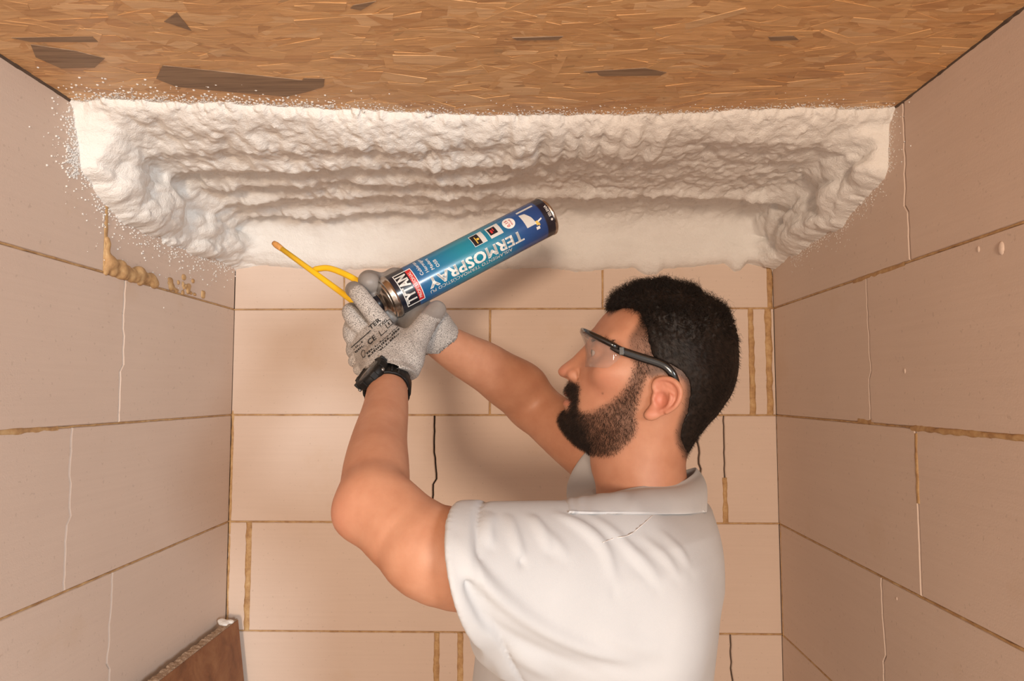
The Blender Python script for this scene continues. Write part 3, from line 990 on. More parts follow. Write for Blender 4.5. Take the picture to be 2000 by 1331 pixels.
# brow ridge, eyes, nostrils, ears -- on both sides
ear_pl = [(1277, 742), (1290, 737), (1306, 737), (1320, 745), (1330, 757), (1332, 770), (1329, 785), (1320, 798), (1306, 808), (1288, 815), (1272, 820), (1262, 819), (1259, 811), (1264, 800), (1272, 788)]
def ear_s(px): return .073 + .013 * float(sstep(1262, 1330, px))
for sg in (1, -1):
    def q(px, py, s): 
        a = hp(px, py, s); a[1] *= sg; return a
    hv.cone(q(1160, 657, .012), q(1196, 664, .054), .0055, .006, .010)
    ec = q(1173, 689, .031)
    hv.ell(ec, (.0142, .0150, .0138), .006)
    hv.ell(ec + np.array([.0125, sg * .002, -.0008]), (.010, .0125, .0042), .002, 'sub')
    hv.cone(q(1166, 700, .022), q(1186, 704, .048), .003, .003, .008, 'sub')
    hv.ell(q(1121, 733, .0145), (.0085, .0065, .0075), .005)             # ala of the nose
    hv.cone(q(1131, 724, .019), q(1131, 741, .021), .0012, .0016, .005, 'sub')
    hv.ell(q(1107, 740.5, .0062), (.0052, .0032, .0030), .002, 'sub')      # nostril
    hv.ell(q(1195, 730, .052), (.020, .014, .016), .02)                  # cheekbone
    # ear: a plate with a raised helix, anti-helix and hollow concha
    eo = [hp(px, py, ear_s(px)) for px, py in ear_pl]
    epoly = np.array([(e[0], e[2]) for e in eo])
    cz = np.array([epoly[:, 0].mean(), epoly[:, 1].mean()])
    lo = np.array([epoly[:, 0].min() - .006, .055 if sg > 0 else -.098, epoly[:, 1].min() - .006])
    hi = np.array([epoly[:, 0].max() + .006, .098 if sg > 0 else -.055, epoly[:, 1].max() + .006])
    ufr, ubk = hp(1262, 780, .073)[0], hp(1331, 780, .086)[0]
    def plate(x, y, z):
        d2 = poly_sd(x[:, :, 0] + 0 * z[0], z[0] + 0 * x[:, :, 0], epoly)[:, None, :]
        sm = .0715 + .0135 * np.clip((ufr - x) / (ufr - ubk), 0, 1)
        return np.sqrt(np.maximum(-d2 + .0026, 0) ** 2 + (np.maximum(np.abs(y * sg - sm) - .0016, 0)) ** 2) - .0026 + np.minimum(np.maximum(-d2, np.abs(y * sg - sm) - .004), 0)
    hv.apply(lo, hi, plate, .003)
    helix = [q(px, py, ear_s(px) + .003) for px, py in ((1284, 771), (1276, 757), (1281, 745), (1293, 740), (1307, 741), (1320, 748), (1328, 760), (1329, 772), (1325, 785), (1316, 797), (1302, 806))]
    hv.chain(helix, [.0022, .0026, .0030, .0033, .0035, .0036, .0036, .0034, .0032, .0030, .0028], .002)
    anti = [q(px, py, ear_s(px) + .0025) for px, py in ((1300, 752), (1309, 764), (1311, 778), (1304, 792), (1290, 803))]
    hv.chain(anti, [.002, .0028, .0030, .0030, .0026], .003)
    hv.ell(q(1272, 811, .0765), (.0085, .0042, .0065), .005)              # lobe
    hv.ell(q(1278, 780, .077), (.0035, .0035, .005), .004)                # tragus
    hv.ell(q(1290, 781, .0710), (.011, .0055, .013), .003)
    hv.ell(q(1290, 781, .0850), (.0085, .0098, .0110), .003, 'sub')       # concha
    hv.cone(q(1298, 755, .086), q(1318, 770, .088), .0028, .0024, .003, 'sub')
# mouth line
hv.cone(hp(1107, 778, -.022), hp(1107, 778, .0), .0012, .0012, .004, 'sub')
hv.cone(hp(1106, 778, .0), hp(1125, 783, .024), .0013, .0012, .004, 'sub')
hV, hF = hv.mesh()
hV = relax(hV, hF, 1, .35)
hN = vnormals(hV, hF)

# ---- masks painted on by region: beard, scalp, lips
def smooth_closed(px, s=.05):
    P = [np.append(hl(a, b, s), 0) for a, b in px]
    return np.array(tube_spline(P + [P[0]], 4 * len(P)))[:-1, :2]
beard_px = [(1236, 690), (1262, 695), (1270, 722), (1264, 745), (1254, 772), (1245, 808), (1245, 846), (1218, 878), (1196, 893), (1165, 897), (1140, 893), (1100, 860), (1078, 822), (1084, 803), (1106, 798), (1104, 786), (1096, 781), (1096, 776), (1098, 770), (1094, 764),
            (1100, 746), (1112, 742), (1128, 748), (1133, 758), (1131, 778), (1133, 800), (1150, 801), (1170, 793), (1190, 782), (1206, 770), (1222, 750), (1234, 722)]
scalp_px = [(1188, 612), (1186, 560), (1250, 520), (1350, 520), (1460, 600), (1470, 740), (1400, 850), (1350, 900), (1335, 888), (1322, 858), (1325, 828), (1335, 796), (1337, 752), (1316, 733), (1290, 733), (1268, 737), (1240, 712), (1233, 690), (1230, 664), (1250, 630), (1246, 606), (1215, 598)]
beard_poly = smooth_closed(beard_px); scalp_poly = smooth_closed(scalp_px)
hb = poly_sd(hV[:, 0], hV[:, 2], beard_poly)
hs = poly_sd(hV[:, 0], hV[:, 2], scalp_poly)
lip = poly_sd(hV[:, 0], hV[:, 2], np.array([hl(*p, .01) for p in ((1095, 768), (1104, 766), (1127, 780), (1112, 794), (1096, 793))]))
sideburn = hl(1250, 715, .07)
stub = np.maximum(.70 * sstep(-.004, .010, hb), .95 * sstep(-.006, .005, hs) * (1 - .35 * np.exp(-((hV[:, 0] - hl(1245, 692, .07)[0]) ** 2 + (hV[:, 2] - hl(1245, 692, .07)[1]) ** 2) / .028 ** 2)))
chin_w = sstep(hl(1165, 800)[0] , hl(1125, 800)[0], hV[:, 0])
stub = np.clip(stub + .22 * sstep(0, .008, hb) * chin_w, 0, 1)
ear_m = sstep(-.002, .004, poly_sd(hV[:, 0], hV[:, 2], np.array([(e[0], e[2]) for e in eo]))) * (np.abs(hV[:, 1]) > .068)
stub *= 1 - ear_m
def blob(px, py, s, r): 
    c = hp(px, py, s)
    return np.exp(-(((hV[:, 0] - c[0]) ** 2 + (hV[:, 2] - c[2]) ** 2) / r ** 2))
concha = np.exp(-(((hV[:, 0] - hp(1290, 781, .08)[0]) / .008) ** 2 + ((hV[:, 2] - hp(1290, 781, .08)[2]) / .0105) ** 2)) * (np.abs(hV[:, 1]) > .066)
blush = np.clip(.35 * concha + .55 * ear_m + .6 * sstep(-.001, .003, lip) + .4 * blob(1100, 724, 0, .012) + .28 * blob(1180, 745, .05, .022) + .10, 0, 1)
# moles
for (px, py) in ((1177, 769),):
    stub = np.maximum(stub, .8 * blob(px, py, .055, .0011))

# ---- eyes
M_EYE = NT('eye_white'); M_EYE.color((.62, .55, .52)).rough(.08); M_EYE = M_EYE.m
M_IRIS = simple('brown_iris', (.05, .025, .012), .1)
for sg in (1, -1):
    c = hp(1173, 689, .031); c[1] *= sg
    e = MB().lathe(h2w(c), h2w(c + np.array([1, 0, .12])) - h2w(c), [(.0003, -.0122), (.006, -.0106), (.0106, -.006), (.0122, 0), (.0106, .006), (.0065, .0103)], 24).build('eye', M_EYE, person, True)
    MB().lathe(h2w(c), h2w(c + np.array([1, 0, .12])) - h2w(c), [(.0066, .0102), (.0045, .0118), (.002, .0127), (.0003, .0129)], 24).build('iris', M_IRIS, e, True)

# ---- hair volume: cap following the traced outline, thick on top and clipped short at the sides
hair_px = [(1189, 603), (1192, 590), (1205, 577), (1222, 566), (1250, 554), (1275, 549), (1300, 548), (1338, 560), (1374, 577), (1408, 599), (1429, 630), (1441, 672), (1442, 720), (1432, 763), (1407, 803), (1382, 832), (1361, 858), (1345, 886), (1341, 905),
           (1300, 905), (1250, 850), (1200, 750), (1200, 650)]
hair_out = [hl(*p) for p in hair_px]
hair_out = np.array(tube_spline([np.append(p, 0) for p in hair_out] + [np.append(hair_out[0], 0)], 4 * len(hair_out)))[:-1, :2]
cv = Vol((-.125, -.098, -.125), (.105, .098, .140), .002)
us = cv.lo[0] + np.arange(cv.n[0]) * .002; ss = cv.lo[1] + np.arange(cv.n[1]) * .002; vs = cv.lo[2] + np.arange(cv.n[2]) * .002
U2, V2 = np.meshgrid(us, vs, indexing='ij')
scd = poly_sd(U2, V2, scalp_poly)
topw = sstep(hl(1300, 690)[1], hl(1300, 625)[1], V2)               # long hair above the temples
fade = sstep(hl(1345, 740)[0] , hl(1385, 740)[0], U2) 
fade = 1 - (1 - sstep(-.0, 1, 0)) * 0
thick = (.0005 + .0125 * topw + .0028 * sstep(.004, .03, scd)) * sstep(-.002, .014, scd)
Wc = np.clip(tps(cu, [p[2] for p in ctrl], U2 * 10, V2 * 10), .006, .09) + thick
Rc = np.clip(tps(cu, [p[3] for p in ctrl], U2 * 10, V2 * 10), .006, .09)
Dc = poly_sd(U2, V2, hair_out)
Fc_ = lens_field(Dc, Wc, Rc)
# region limits: hairline in side view, bumps for curls
lowside = 1 - sstep(hl(1300, 665)[1], hl(1300, 620)[1], V2)
tp_ = hl(1250, 692, .07)
fadeg = np.exp(-((U2 - tp_[0]) ** 2 + (V2 - tp_[1]) ** 2) / .034 ** 2)
reg = -(scd + .002 - .007 * lowside - .022 * fadeg)[:, None, :] * np.ones((1, cv.n[1], 1))
B3 = np.zeros_like(Fc_)
cx_, cy_, cz_ = us[:, None, None], ss[None, :, None], vs[None, None, :]
for i, (fr, am) in enumerate(((430, .0016), (690, .0011))):
    B3 += am * np.sin(cx_ * fr + 2.1 * np.sin(cz_ * fr * .6 + i)) * np.sin(cy_ * fr * 1.1 + 1.7 * np.sin(cx_ * fr * .5)) * np.sin(cz_ * fr * .9 + 1.3 * np.sin(cy_ * fr * .7 + i))
Fc_ = Fc_ + (B3 * 2.0 * (.25 + .75 * topw[:, None, :])).astype(np.float32)
cv.F = np.maximum(Fc_, reg.astype(np.float32))
cV, cF = cv.mesh()
hair = mesh_obj('hair', h2w(cV), cF, M_HAIR, person)
cN = vnormals(cV, cF)

# ---- strands: thin three-sided tapered tubes
def strand_mesh(roots, dirs, lens, rad, curl, nseg, r, bend=None, curl_f=1.0):
    n = len(roots)
    t = np.linspace(0, 1, nseg + 1)
    d = dirs / np.linalg.norm(dirs, axis=1, keepdims=True)
    a = np.cross(d, r.normal(size=(n, 3))); a /= np.linalg.norm(a, axis=1, keepdims=True)
    b = np.cross(d, a)
    ph = r.uniform(0, 6.28, n)
    P = roots[:, None] + d[:, None] * (lens[:, None] * t[None])[..., None]
    if bend is not None: P = P + bend[:, None] * ((t ** 2)[None] * lens[:, None])[..., None]
    cr = curl[:, None] * np.minimum(t * 2, 1)[None]
    w = ph[:, None] + t[None] * 6.28 * curl_f
    P = P + a[:, None] * ((np.cos(w) - np.cos(ph)[:, None]) * cr)[..., None] + b[:, None] * ((np.sin(w) - np.sin(ph)[:, None]) * cr)[..., None]
    rr = rad * (1 - .75 * t)
    V = np.zeros((n, nseg + 1, 3, 3))
    for k in range(3):
        an = k * 2.094
        V[:, :, k] = P + (a * math.cos(an) + b * math.sin(an))[:, None] * rr[None, :, None]
    base = (np.arange(n) * (nseg + 1) * 3)[:, None, None]
    i = np.arange(nseg)[None, :, None]; k = np.arange(3)[None, None, :]; k2 = (k + 1) % 3
    q = np.stack([base + i * 3 + k, base + i * 3 + k2, base + (i + 1) * 3 + k2, base + (i + 1) * 3 + k], -1).reshape(-1, 4)
    return V.reshape(-1, 3), q
# beard
cand = np.nonzero((hb > -.0015) & (ear_m < .3) & (lip < .001))[0]
pr = sstep(-.002, .006, hb[cand]) * (.55 + .45 * chin_w[cand])
pick = rng.choice(cand, 22000, p=pr / pr.sum())
root = hV[pick] + rng.normal(0, .0005, (len(pick), 3)) - hN[pick] * .0004
cw = chin_w[pick]
ln = (.0035 + .0035 * cw + .0012 * sstep(.0, .012, hb[pick])) * rng.uniform(.6, 1.15, len(pick)) * (.55 + .45 * sstep(-.001, .005, hb[pick]))
dr = hN[pick] * (.30 + .15 * cw[:, None]) + np.array([.12, 0, -.75]) + rng.normal(0, .22, (len(pick), 3))
dr[:, 0] += -.25 * (1 - cw)
bV, bF = strand_mesh(root, dr, ln, .00017, .0003 + .0007 * cw, 3, rng, hN[pick] * .15)
beard = mesh_obj('beard', h2w(bV), bF, M_BEARD, person)
beard['kind'] = 'stuff'
# eyebrows join the hair of the face
for sg in (1, -1):
    eb = []
    for i in range(330):
        t = rng.uniform(0, 1)
        a = hp(1160 + 40 * t, 667 + 5 * t - 5 * math.sin(t * 3) + rng.uniform(-3, 3), .012 + .046 * t ** .8)
        a[1] = (a[1] + .006) * sg
        eb.append(a)
    ebr = np.array(eb); ebd = np.array([-.5, sg * .8, .25]) + rng.normal(0, .15, (len(eb), 3))
    ci = np.array([np.argmin(((hV - p) ** 2).sum(1)) for p in ebr])
    ebV, ebF = strand_mesh(hV[ci] + rng.normal(0, .0006, (len(ci), 3)), ebd + hN[ci] * .3, rng.uniform(.005, .009, len(ci)), .00022, np.full(len(ci), .0002), 3, rng)
    mesh_obj('eyebrow', h2w(ebV), ebF, M_BEARD, person)['kind'] = 'stuff'
# short clipped sides
cand = np.nonzero((hs > -.002) & (ear_m < .2))[0]
pr = (.25 + .75 * sstep(.0, .02, hs[cand])) * (.3 + .7 * sstep(.010, .05, hs[cand]))
pick = rng.choice(cand, 34000, p=pr / pr.sum())
root = hV[pick] + rng.normal(0, .0006, (len(pick), 3))
ln = (.0035 + .006 * sstep(.006, .035, hs[pick])) * rng.uniform(.6, 1.2, len(pick))
dr = hN[pick] * .42 + np.array([-.35, 0, -.62]) + rng.normal(0, .16, (len(pick), 3))
s1V, s1F = strand_mesh(root, dr, ln, .00015, np.full(len(pick), .0003), 3, rng, hN[pick] * .1)
# outer layer on the cap, curly on top
tz = sstep(hl(1300, 690)[1], hl(1300, 625)[1], cV[:, 2])
dcap = poly_sd(cV[:, 0], cV[:, 2], scalp_poly)
out_ok = np.nonzero((cN[:, 2] > -.6) & (dcap > .003))[0]
pr = .35 + tz[out_ok]
pick = rng.choice(out_ok, 15000, p=pr / pr.sum())
tt = tz[pick]
root = cV[pick] - cN[pick] * .0015 + rng.normal(0, .0006, (len(pick), 3))
clump = np.sin(cV[pick] * 170 + 1.0)
ln = (.006 + .010 * tt) * rng.uniform(.6, 1.2, len(pick))
dr = cN[pick] * (.28 + .22 * tt[:, None]) + np.array([.25, 0, .05]) * tt[:, None] + np.array([-.4, 0, -.6]) * (1 - tt[:, None]) + clump * .38 * tt[:, None] + rng.normal(0, .20, (len(pick), 3))
s2V, s2F = strand_mesh(root, dr, ln, .00026, .0003 + .0022 * tt * rng.uniform(.5, 1.2, len(pick)), 6, rng, -cN[pick] * .35 * tt[:, None], 1.1)
# loose locks at the hairline over the forehead
lk = []
for i in range(900):
    px = rng.uniform(1190, 1258); s = rng.uniform(-.05, .062)
    py = 600 + 4 * math.sin(px * .2) + (8 if px > 1235 else 0)
    lk.append(hp(px + abs(s) * 300 * .3, py - 6, s * (.6 + .4 * (px - 1190) / 68)))
lk = np.array(lk)
ci = np.array([np.argmin(((cV - p) ** 2).sum(1)) for p in lk])
dl = np.tile([.35, 0, -.75], (len(lk), 1)) + cN[ci] * .45 + rng.normal(0, .25, (len(lk), 3))
s3V, s3F = strand_mesh(cV[ci], dl, rng.uniform(.006, .013, len(lk)), .00026, rng.uniform(.001, .003, len(lk)), 6, rng, None, 1.2)
n1, n2 = len(s1V), len(s1V) + len(s2V)
mesh_obj('hair_strands', h2w(np.concatenate([s1V, s2V, s3V])), np.concatenate([s1F, s2F + n1, s3F + n2]), M_HAIR, person)
bpy.data.objects['hair_strands'].parent = hair
bpy_parent_keep(bpy.data.objects['hair_strands'], hair)
bpy.data.objects['hair_strands']['kind'] = 'stuff'
# ================================================================== arms and torso (same body mesh as the head)
YB = 0.985
L_SH, L_UP, L_UM, L_EL = at(1190, 1112, .87), at(895, 1092, .728), at(800, 1047, .725), at(731, 986, .745)
L_F1, L_F2, L_F3, L_WR, L_HB = at(735, 915, .80), at(741, 860, .855), at(753, 800, .92), at(757, 752, .98), at(757, 728, 1.01)
R_SH, R_EL, R_F1, R_F2, R_WR = at(1262, 965, 1.14), at(1040, 792, 1.26), at(965, 728, 1.215), at(905, 694, 1.175), at(852, 662, 1.135)
R_UM = (R_SH + R_EL) / 2
bv = Vol((-.32, .64, 1.10), (.30, 1.36, 1.80), .0034)
bv.chain([L_SH, L_UP, L_UM, L_EL], [.060, .0490, .0415, .0372], .02)
bv.chain([L_EL, L_F1, L_F2, L_F3, L_WR, L_HB], [.0362, .0355, .0322, .0285, .0262, .0255], .012)
bv.ell(at(697, 1010, .738), (.019, .016, .017), .02)                      # point of the elbow
bv.ell(at(765, 995, .735), (.026, .02, .024), .02)                       # forearm muscle over the elbow
bv.chain([R_SH + np.array([.02, -.02, -.015]), R_UM, R_EL], [.048, .050, .041], .015)
bv.chain([R_EL, R_F1, R_F2, R_WR, R_WR + (R_WR - R_F2) * .12], [.041, .0415, .0355, .0275, .026], .016)
bv.ell(at(1010, 745, 1.235), (.045, .035, .03), .03)
bv.cone((.150, YB, 1.30), (.155, YB, 1.46), .070, .052, .02)
bv.ell((.10, YB, 1.25), (.095, .145, .15), .04)
bv.cone((.12, YB - .11, 1.385), (.12, YB + .11, 1.385), .045, .045, .04)
aV, aF = bv.mesh()
nh = len(hV)
allV = np.concatenate([h2w(hV), aV]); allF = np.concatenate([hF, aF + nh])
redness = np.exp(-((aV - at(668, 1003, .735)) ** 2).sum(1) / .03 ** 2) * .35
blA = np.concatenate([blush, redness + .04]); stA = np.concatenate([stub, np.zeros(len(aV))])
body = mesh_obj('body', allV, allF, M_SKIN, person, attrs={'blush': blA, 'stubble': stA})

# ================================================================== polo shirt
def cloth_material():
    t = NT('white_pique_cotton')
    v = t.coords()
    w = t.noise(1500, v, 2)
    g = t.noise(12, v, 3)
    t.color(t.ramp(g, [(0.3, (0.475, 0.468, 0.472)), (0.7, (0.51, 0.503, 0.507))])).rough(0.9).bump(w, 0.25, 0.0008)
    t.set(**{'Specular IOR Level': 0.2, 'Sheen Weight': 0.15, 'Subsurface Weight': 0.0})
    return t.m
M_SHIRT = cloth_material()
sv = Vol((-.20, .60, .93), (.30, 1.37, 1.56), .0028)
secz = [.90, 1.10, 1.226, 1.313, 1.366, 1.413, 1.437, 1.455, 1.468]
secc = [.078, .078, .078, .088, .100, .118, .132, .148, .155]
srx = [.150, .150, .150, .150, .142, .118, .103, .088, .070]
sry = [.165, .168, .175, .190, .200, .192, .165, .120, .085]
def torso(x, y, z):
    cx = np.interp(z, secz, secc); rx = np.interp(z, secz, srx); ry = np.interp(z, secz, sry)
    e = 2.35
    nrm = (np.abs((x - cx) / rx) ** e + np.abs((y - YB) / ry) ** e) ** (1 / e)
    d = (nrm - 1) * np.minimum(rx, ry)
    return np.maximum(d, z - 1.468)
sv.apply((-.2, .6, .9), (.3, 1.4, 1.56), torso, 0)
S_C = at(922, 1122, .728)                       # centre of the left cuff
cn = unit((-.96, .10, -.2))
S_S = at(1195, 1112, .84)
ax_ = unit(S_C - S_S)
def sleeve_l(x, y, z):
    d = d_cone(x, y, z, S_C + ax_ * .07, S_S, .067, .076)
    pl = (x - S_C[0]) * cn[0] + (y - S_C[1]) * cn[1] + (z - S_C[2]) * cn[2]
    return -smin(-d, -pl, .008)
sv.apply((-.2, .6, 1.2), (.25, .95, 1.53), sleeve_l, .045)
R_C = at(1160, 915, 1.205)
rn = unit(R_EL - R_SH)
def sleeve_r(x, y, z):
    d = d_cone(x, y, z, R_C + rn * .06, R_SH + np.array([.0, -.02, -.02]), .058, .075)
    pl = (x - R_C[0]) * rn[0] + (y - R_C[1]) * rn[1] + (z - R_C[2]) * rn[2]
    return -smin(-d, -pl, .008)
sv.apply((-.1, .98, 1.2), (.3, 1.37, 1.56), sleeve_r, .045)
# raised shoulder and hanging cloth under the arm
sv.cone(at(1185, 1092, .85), at(1290, 1090, .90), .050, .052, .05)
sv.cone(at(1010, 1235, .79), at(1190, 1330, .84), .030, .05, .07)
sv.cone(at(1060, 1180, .78), at(1240, 1240, .82), .05, .06, .06)

def fold(px, amp, sig, side=0.6):
    """raised crease along a line drawn on the shirt, with a furrow beside it"""
    P = []
    dense = [p[:2] for p in tube_spline([np.array([a, b, 0.0]) for a, b in px], 5 * len(px))]
    for a, b in dense:
        d = ray(a, b)
        h = sv.hit(CAM, d, .45, 1.5)
        if h is not None: P.append(h)
    if len(P) < 2: return
    P = np.array(P)
    for _ in range(8): P[1:-1] = (P[:-2] + 2 * P[1:-1] + P[2:]) / 4
    P = list(P)
    sv.polydist(P, sig * 3.2, lambda d, t: -amp * np.exp(-(d / sig) ** 2) * np.clip(np.sin(np.pi * np.clip(t, 0, 1)), 0, 1) ** 1.5)
    if side:
        Q = [p + np.array([0, 0, -1.0]) * sig * 1.9 for p in P]
        sv.polydist(Q, sig * 3.0, lambda d, t: amp * side * np.exp(-(d / (sig * .9)) ** 2) * np.clip(np.sin(np.pi * np.clip(t, 0, 1)), 0, 1) ** 1.5)
fold([(884, 1040), (905, 1095), (960, 1160), (1040, 1222), (1150, 1272), (1270, 1300)], .019, .0068, 1.0)
fold([(902, 1092), (935, 1160), (990, 1212), (1085, 1262), (1200, 1305)], .017, .0068, 1.0)
fold([(915, 1000), (910, 1060), (935, 1130), (1000, 1190)], .008, .007)
fold([(962, 1000), (950, 1032), (958, 1075)], .0095, .0052, .9)
fold([(992, 1002), (1003, 1050), (1022, 1100)], .0095, .0052, .9)
fold([(1038, 1002), (1055, 1040), (1075, 1085)], .009, .0052, .9)
fold([(1075, 1000), (1135, 1030), (1180, 1075), (1202, 1165)], .011, .0068, .8)
fold([(1020, 1000), (1085, 1060), (1110, 1100)], .003, .007)
fold([(1130, 1000), (1190, 1035), (1240, 1090), (1265, 1130)], .005, .007)
fold([(1210, 1050), (1260, 1100), (1290, 1150)], .0042, .007)
fold([(1280, 1030), (1325, 1075), (1350, 1120)], .0042, .007)
fold([(1240, 1040), (1300, 1090), (1325, 1135)], .004, .006)
fold([(980, 1260), (1040, 1300), (1080, 1331)], .006, .009)
fold([(960, 1270), (985, 1310), (990, 1340)], .004, .007)
fold([(1150, 1230), (1230, 1262), (1330, 1270)], .003, .010)
# sleeve hem: a turned band with a stitch line
def hem(x, y, z):
    pl = (x - S_C[0]) * cn[0] + (y - S_C[1]) * cn[1] + (z - S_C[2]) * cn[2]
    w = np.exp(-((pl + .0225) / .0022) ** 2) * .0030 - sstep(-.024, -.020, pl) * .0016
    return w * (y < .86)
sv.apply(S_C - .11, S_C + .11, hem, 0, 'off')
# hollow the sleeve ends round the arms
c0 = L_UP + unit(L_UM - L_UP) * .03
sv.cone(S_C + ax_ * .07, S_C + ax_ * .022, .0565, .054, .003, 'sub')
sv.cone(R_C + rn * .05, R_C - rn * .01, .050, .048, .003, 'sub')
sV, sF = sv.mesh()
sV = relax(sV, sF, 1, .4)
shirt = mesh_obj('polo_shirt', sV, sF, M_SHIRT, person)

# yoke seam of the shirt: a thin stitched ridge
def on_shirt(px):
    P = []
    for p in tube_spline([np.array([a, b, 0.0]) for a, b in px], 6 * len(px)):
        h = sv.hit(CAM, ray(p[0], p[1]), .45, 1.5)
        if h is not None: P.append(h)
    return P
M_SEAM = simple('shirt_seam_thread', (0.60, 0.55, 0.52), 0.9)
pp = on_shirt([(1178, 1060), (1200, 1052), (1228, 1046), (1252, 1028), (1276, 1006)])
MB().tube([p + unit(CAM - p) * .0014 for p in pp], .0006, 6).build('yoke_seam', M_SEAM, shirt, True)

# collar: folded band open at the throat
top = [at(1128, 992, .945), at(1165, 973, .925), at(1240, 952, .915), at(1318, 945, .930), at(1352, 928, .958), at(1359, 914, YB)]
bot = [at(1106, 1004, .925), at(1150, 1006, .885), at(1240, 1006, .868), at(1330, 1006, .895), at(1368, 1003, .94), at(1376, 1000, YB)]
mir = lambda P: [np.array([p[0], 2 * YB - p[1], p[2]]) for p in P[-2::-1]]
top = top + mir(top); bot = bot + mir(bot)
top = np.array(tube_spline(top, 80)); bot = np.array(tube_spline(bot, 80))
half = len(top) // 2
for i in range(half):                      # lay the near leaf's lower edge on the shirt
    h_ = None
    d_ = bot[i] - CAM
    h_ = sv.hit(CAM, d_, .45, 1.5)
    if h_ is not None:
        bot[i] = h_ - unit(d_) * .001
        bot[-1 - i] = np.array([bot[i][0], 2 * YB - bot[i][1], bot[i][2]])
keep = int(len(top) * .76); top = top[:keep]; bot = bot[:keep]
n = len(top); v = []; f = []
cc = np.array([.15, YB, 0])
for i in range(n):
    o = unit((top[i] - cc) * np.array([1, 1, 0]))
    T, B = top[i], bot[i]
    leaf = []
    for q_ in (.2, .4, .6, .8):
        m_ = T + (B - T) * q_ + (o * .008 + np.array([0, 0, .006])) * math.sin(math.pi * q_)
        for _ in range(40):                       # rest on top of the shirt
            if sv.sample(m_) > .0022: break
            m_ = m_ + (o * .55 + np.array([0, 0, .83])) * .001
        leaf.append(m_)
    v += [T - o * .002 + np.array([0, 0, -.045]), T - o * .004 + np.array([0, 0, -.012]), T - o * .0018 + np.array([0, 0, -.0015]), T + np.array([0, 0, .0012]), T + o * .0035 - np.array([0, 0, .003])] + leaf + [B + o * .0022 + np.array([0, 0, .001]), B + o * .0008, B - o * .001 + np.array([0, 0, .003])]
K = 12
for i in range(n - 1):
    for k in range(K - 1): f.append((i * K + k, i * K + k + 1, (i + 1) * K + k + 1, (i + 1) * K + k))
f.append(tuple(range(K))); f.append(tuple((n - 1) * K + k for k in range(K - 1, -1, -1)))
MB().add(v, f).build('collar', M_SHIRT, shirt, True, sub=1)

# trousers and boots, below the picture
M_TROU = simple('dark_work_trousers', (0.05, 0.05, 0.06), 0.9, 0.2, 200)
M_BOOT = simple('black_boot', (0.02, 0.018, 0.016), 0.5)
tv = Vol((-.16, .72, .05), (.32, 1.25, 1.03), .009)
tv.ell((.08, YB, .93), (.145, .165, .13), .02)
for sg in (-1, 1):
    hipj = np.array([.085, YB + sg * .095, .88]); kn = np.array([.07, YB + sg * .11, .50]); an = np.array([.10, YB + sg * .12, .09])
    tv.chain([hipj, kn, an], [.098, .072, .060], .04)
tV, tF = tv.mesh()
mesh_obj('trousers', tV, tF, M_TROU, person)
for sg in (-1, 1):
    bo = Vol((-.13, YB + sg * .12 - .08, 0), (.20, YB + sg * .12 + .08, .16), .005)
    y = YB + sg * .12
    bo.chain([(.12, y, .10), (.12, y, .05), (.03, y, .045), (-.06, y, .038)], [.048, .05, .044, .038], .02)
    bo.apply((-.2, 0, -.1), (.3, 2, .2), lambda x, y, z: (.006 - z) + 0 * x + 0 * y, 0, 'int')
    oV, oF = bo.mesh()
    mesh_obj('boot', oV, oF, M_BOOT, person)
# ================================================================== work gloves
def glove_material():
    t = NT('speckled_knit_glove')
    v = t.coords()
    sp = t.ramp(t.noise(820, v, 2, 0.5), [(0.42, (0.045, 0.04, 0.036)), (0.50, (0.52, 0.475, 0.44))])
    sp = t.mix(.3, sp, t.ramp(t.noise(900, v, 1), [(0.4, (0.40, 0.365, 0.34)), (0.6, (0.60, 0.555, 0.52))]))
    coat = t.attr('coat').outputs['Fac']
    cc = t.ramp(t.noise(60, v, 3), [(0.3, (0.225, 0.20, 0.185)), (0.7, (0.285, 0.258, 0.24))])
    edge = t.math('GREATER_THAN', t.math('ADD', coat, t.math('MULTIPLY', t.math('SUBTRACT', t.noise(240, v, 3), .5), .35)), .5)
    t.color(t.mix(edge, sp, cc))
    r = t.math('SUBTRACT', .9, t.math('MULTIPLY', edge, .45)); t.rough(r)
    knit = t.noise(950, v, 2)
    t.bump(t.math('MULTIPLY', knit, t.math('SUBTRACT', 1.0, t.math('MULTIPLY', edge, .8))), .5, .0015)
    return t.m
M_GLOVE = glove_material()
M_PRINT = simple('black_glove_print', (0.03, 0.027, 0.025), 0.8)

def finger(vol, pts, rs, k=.006):
    vol.chain(pts, rs, k)

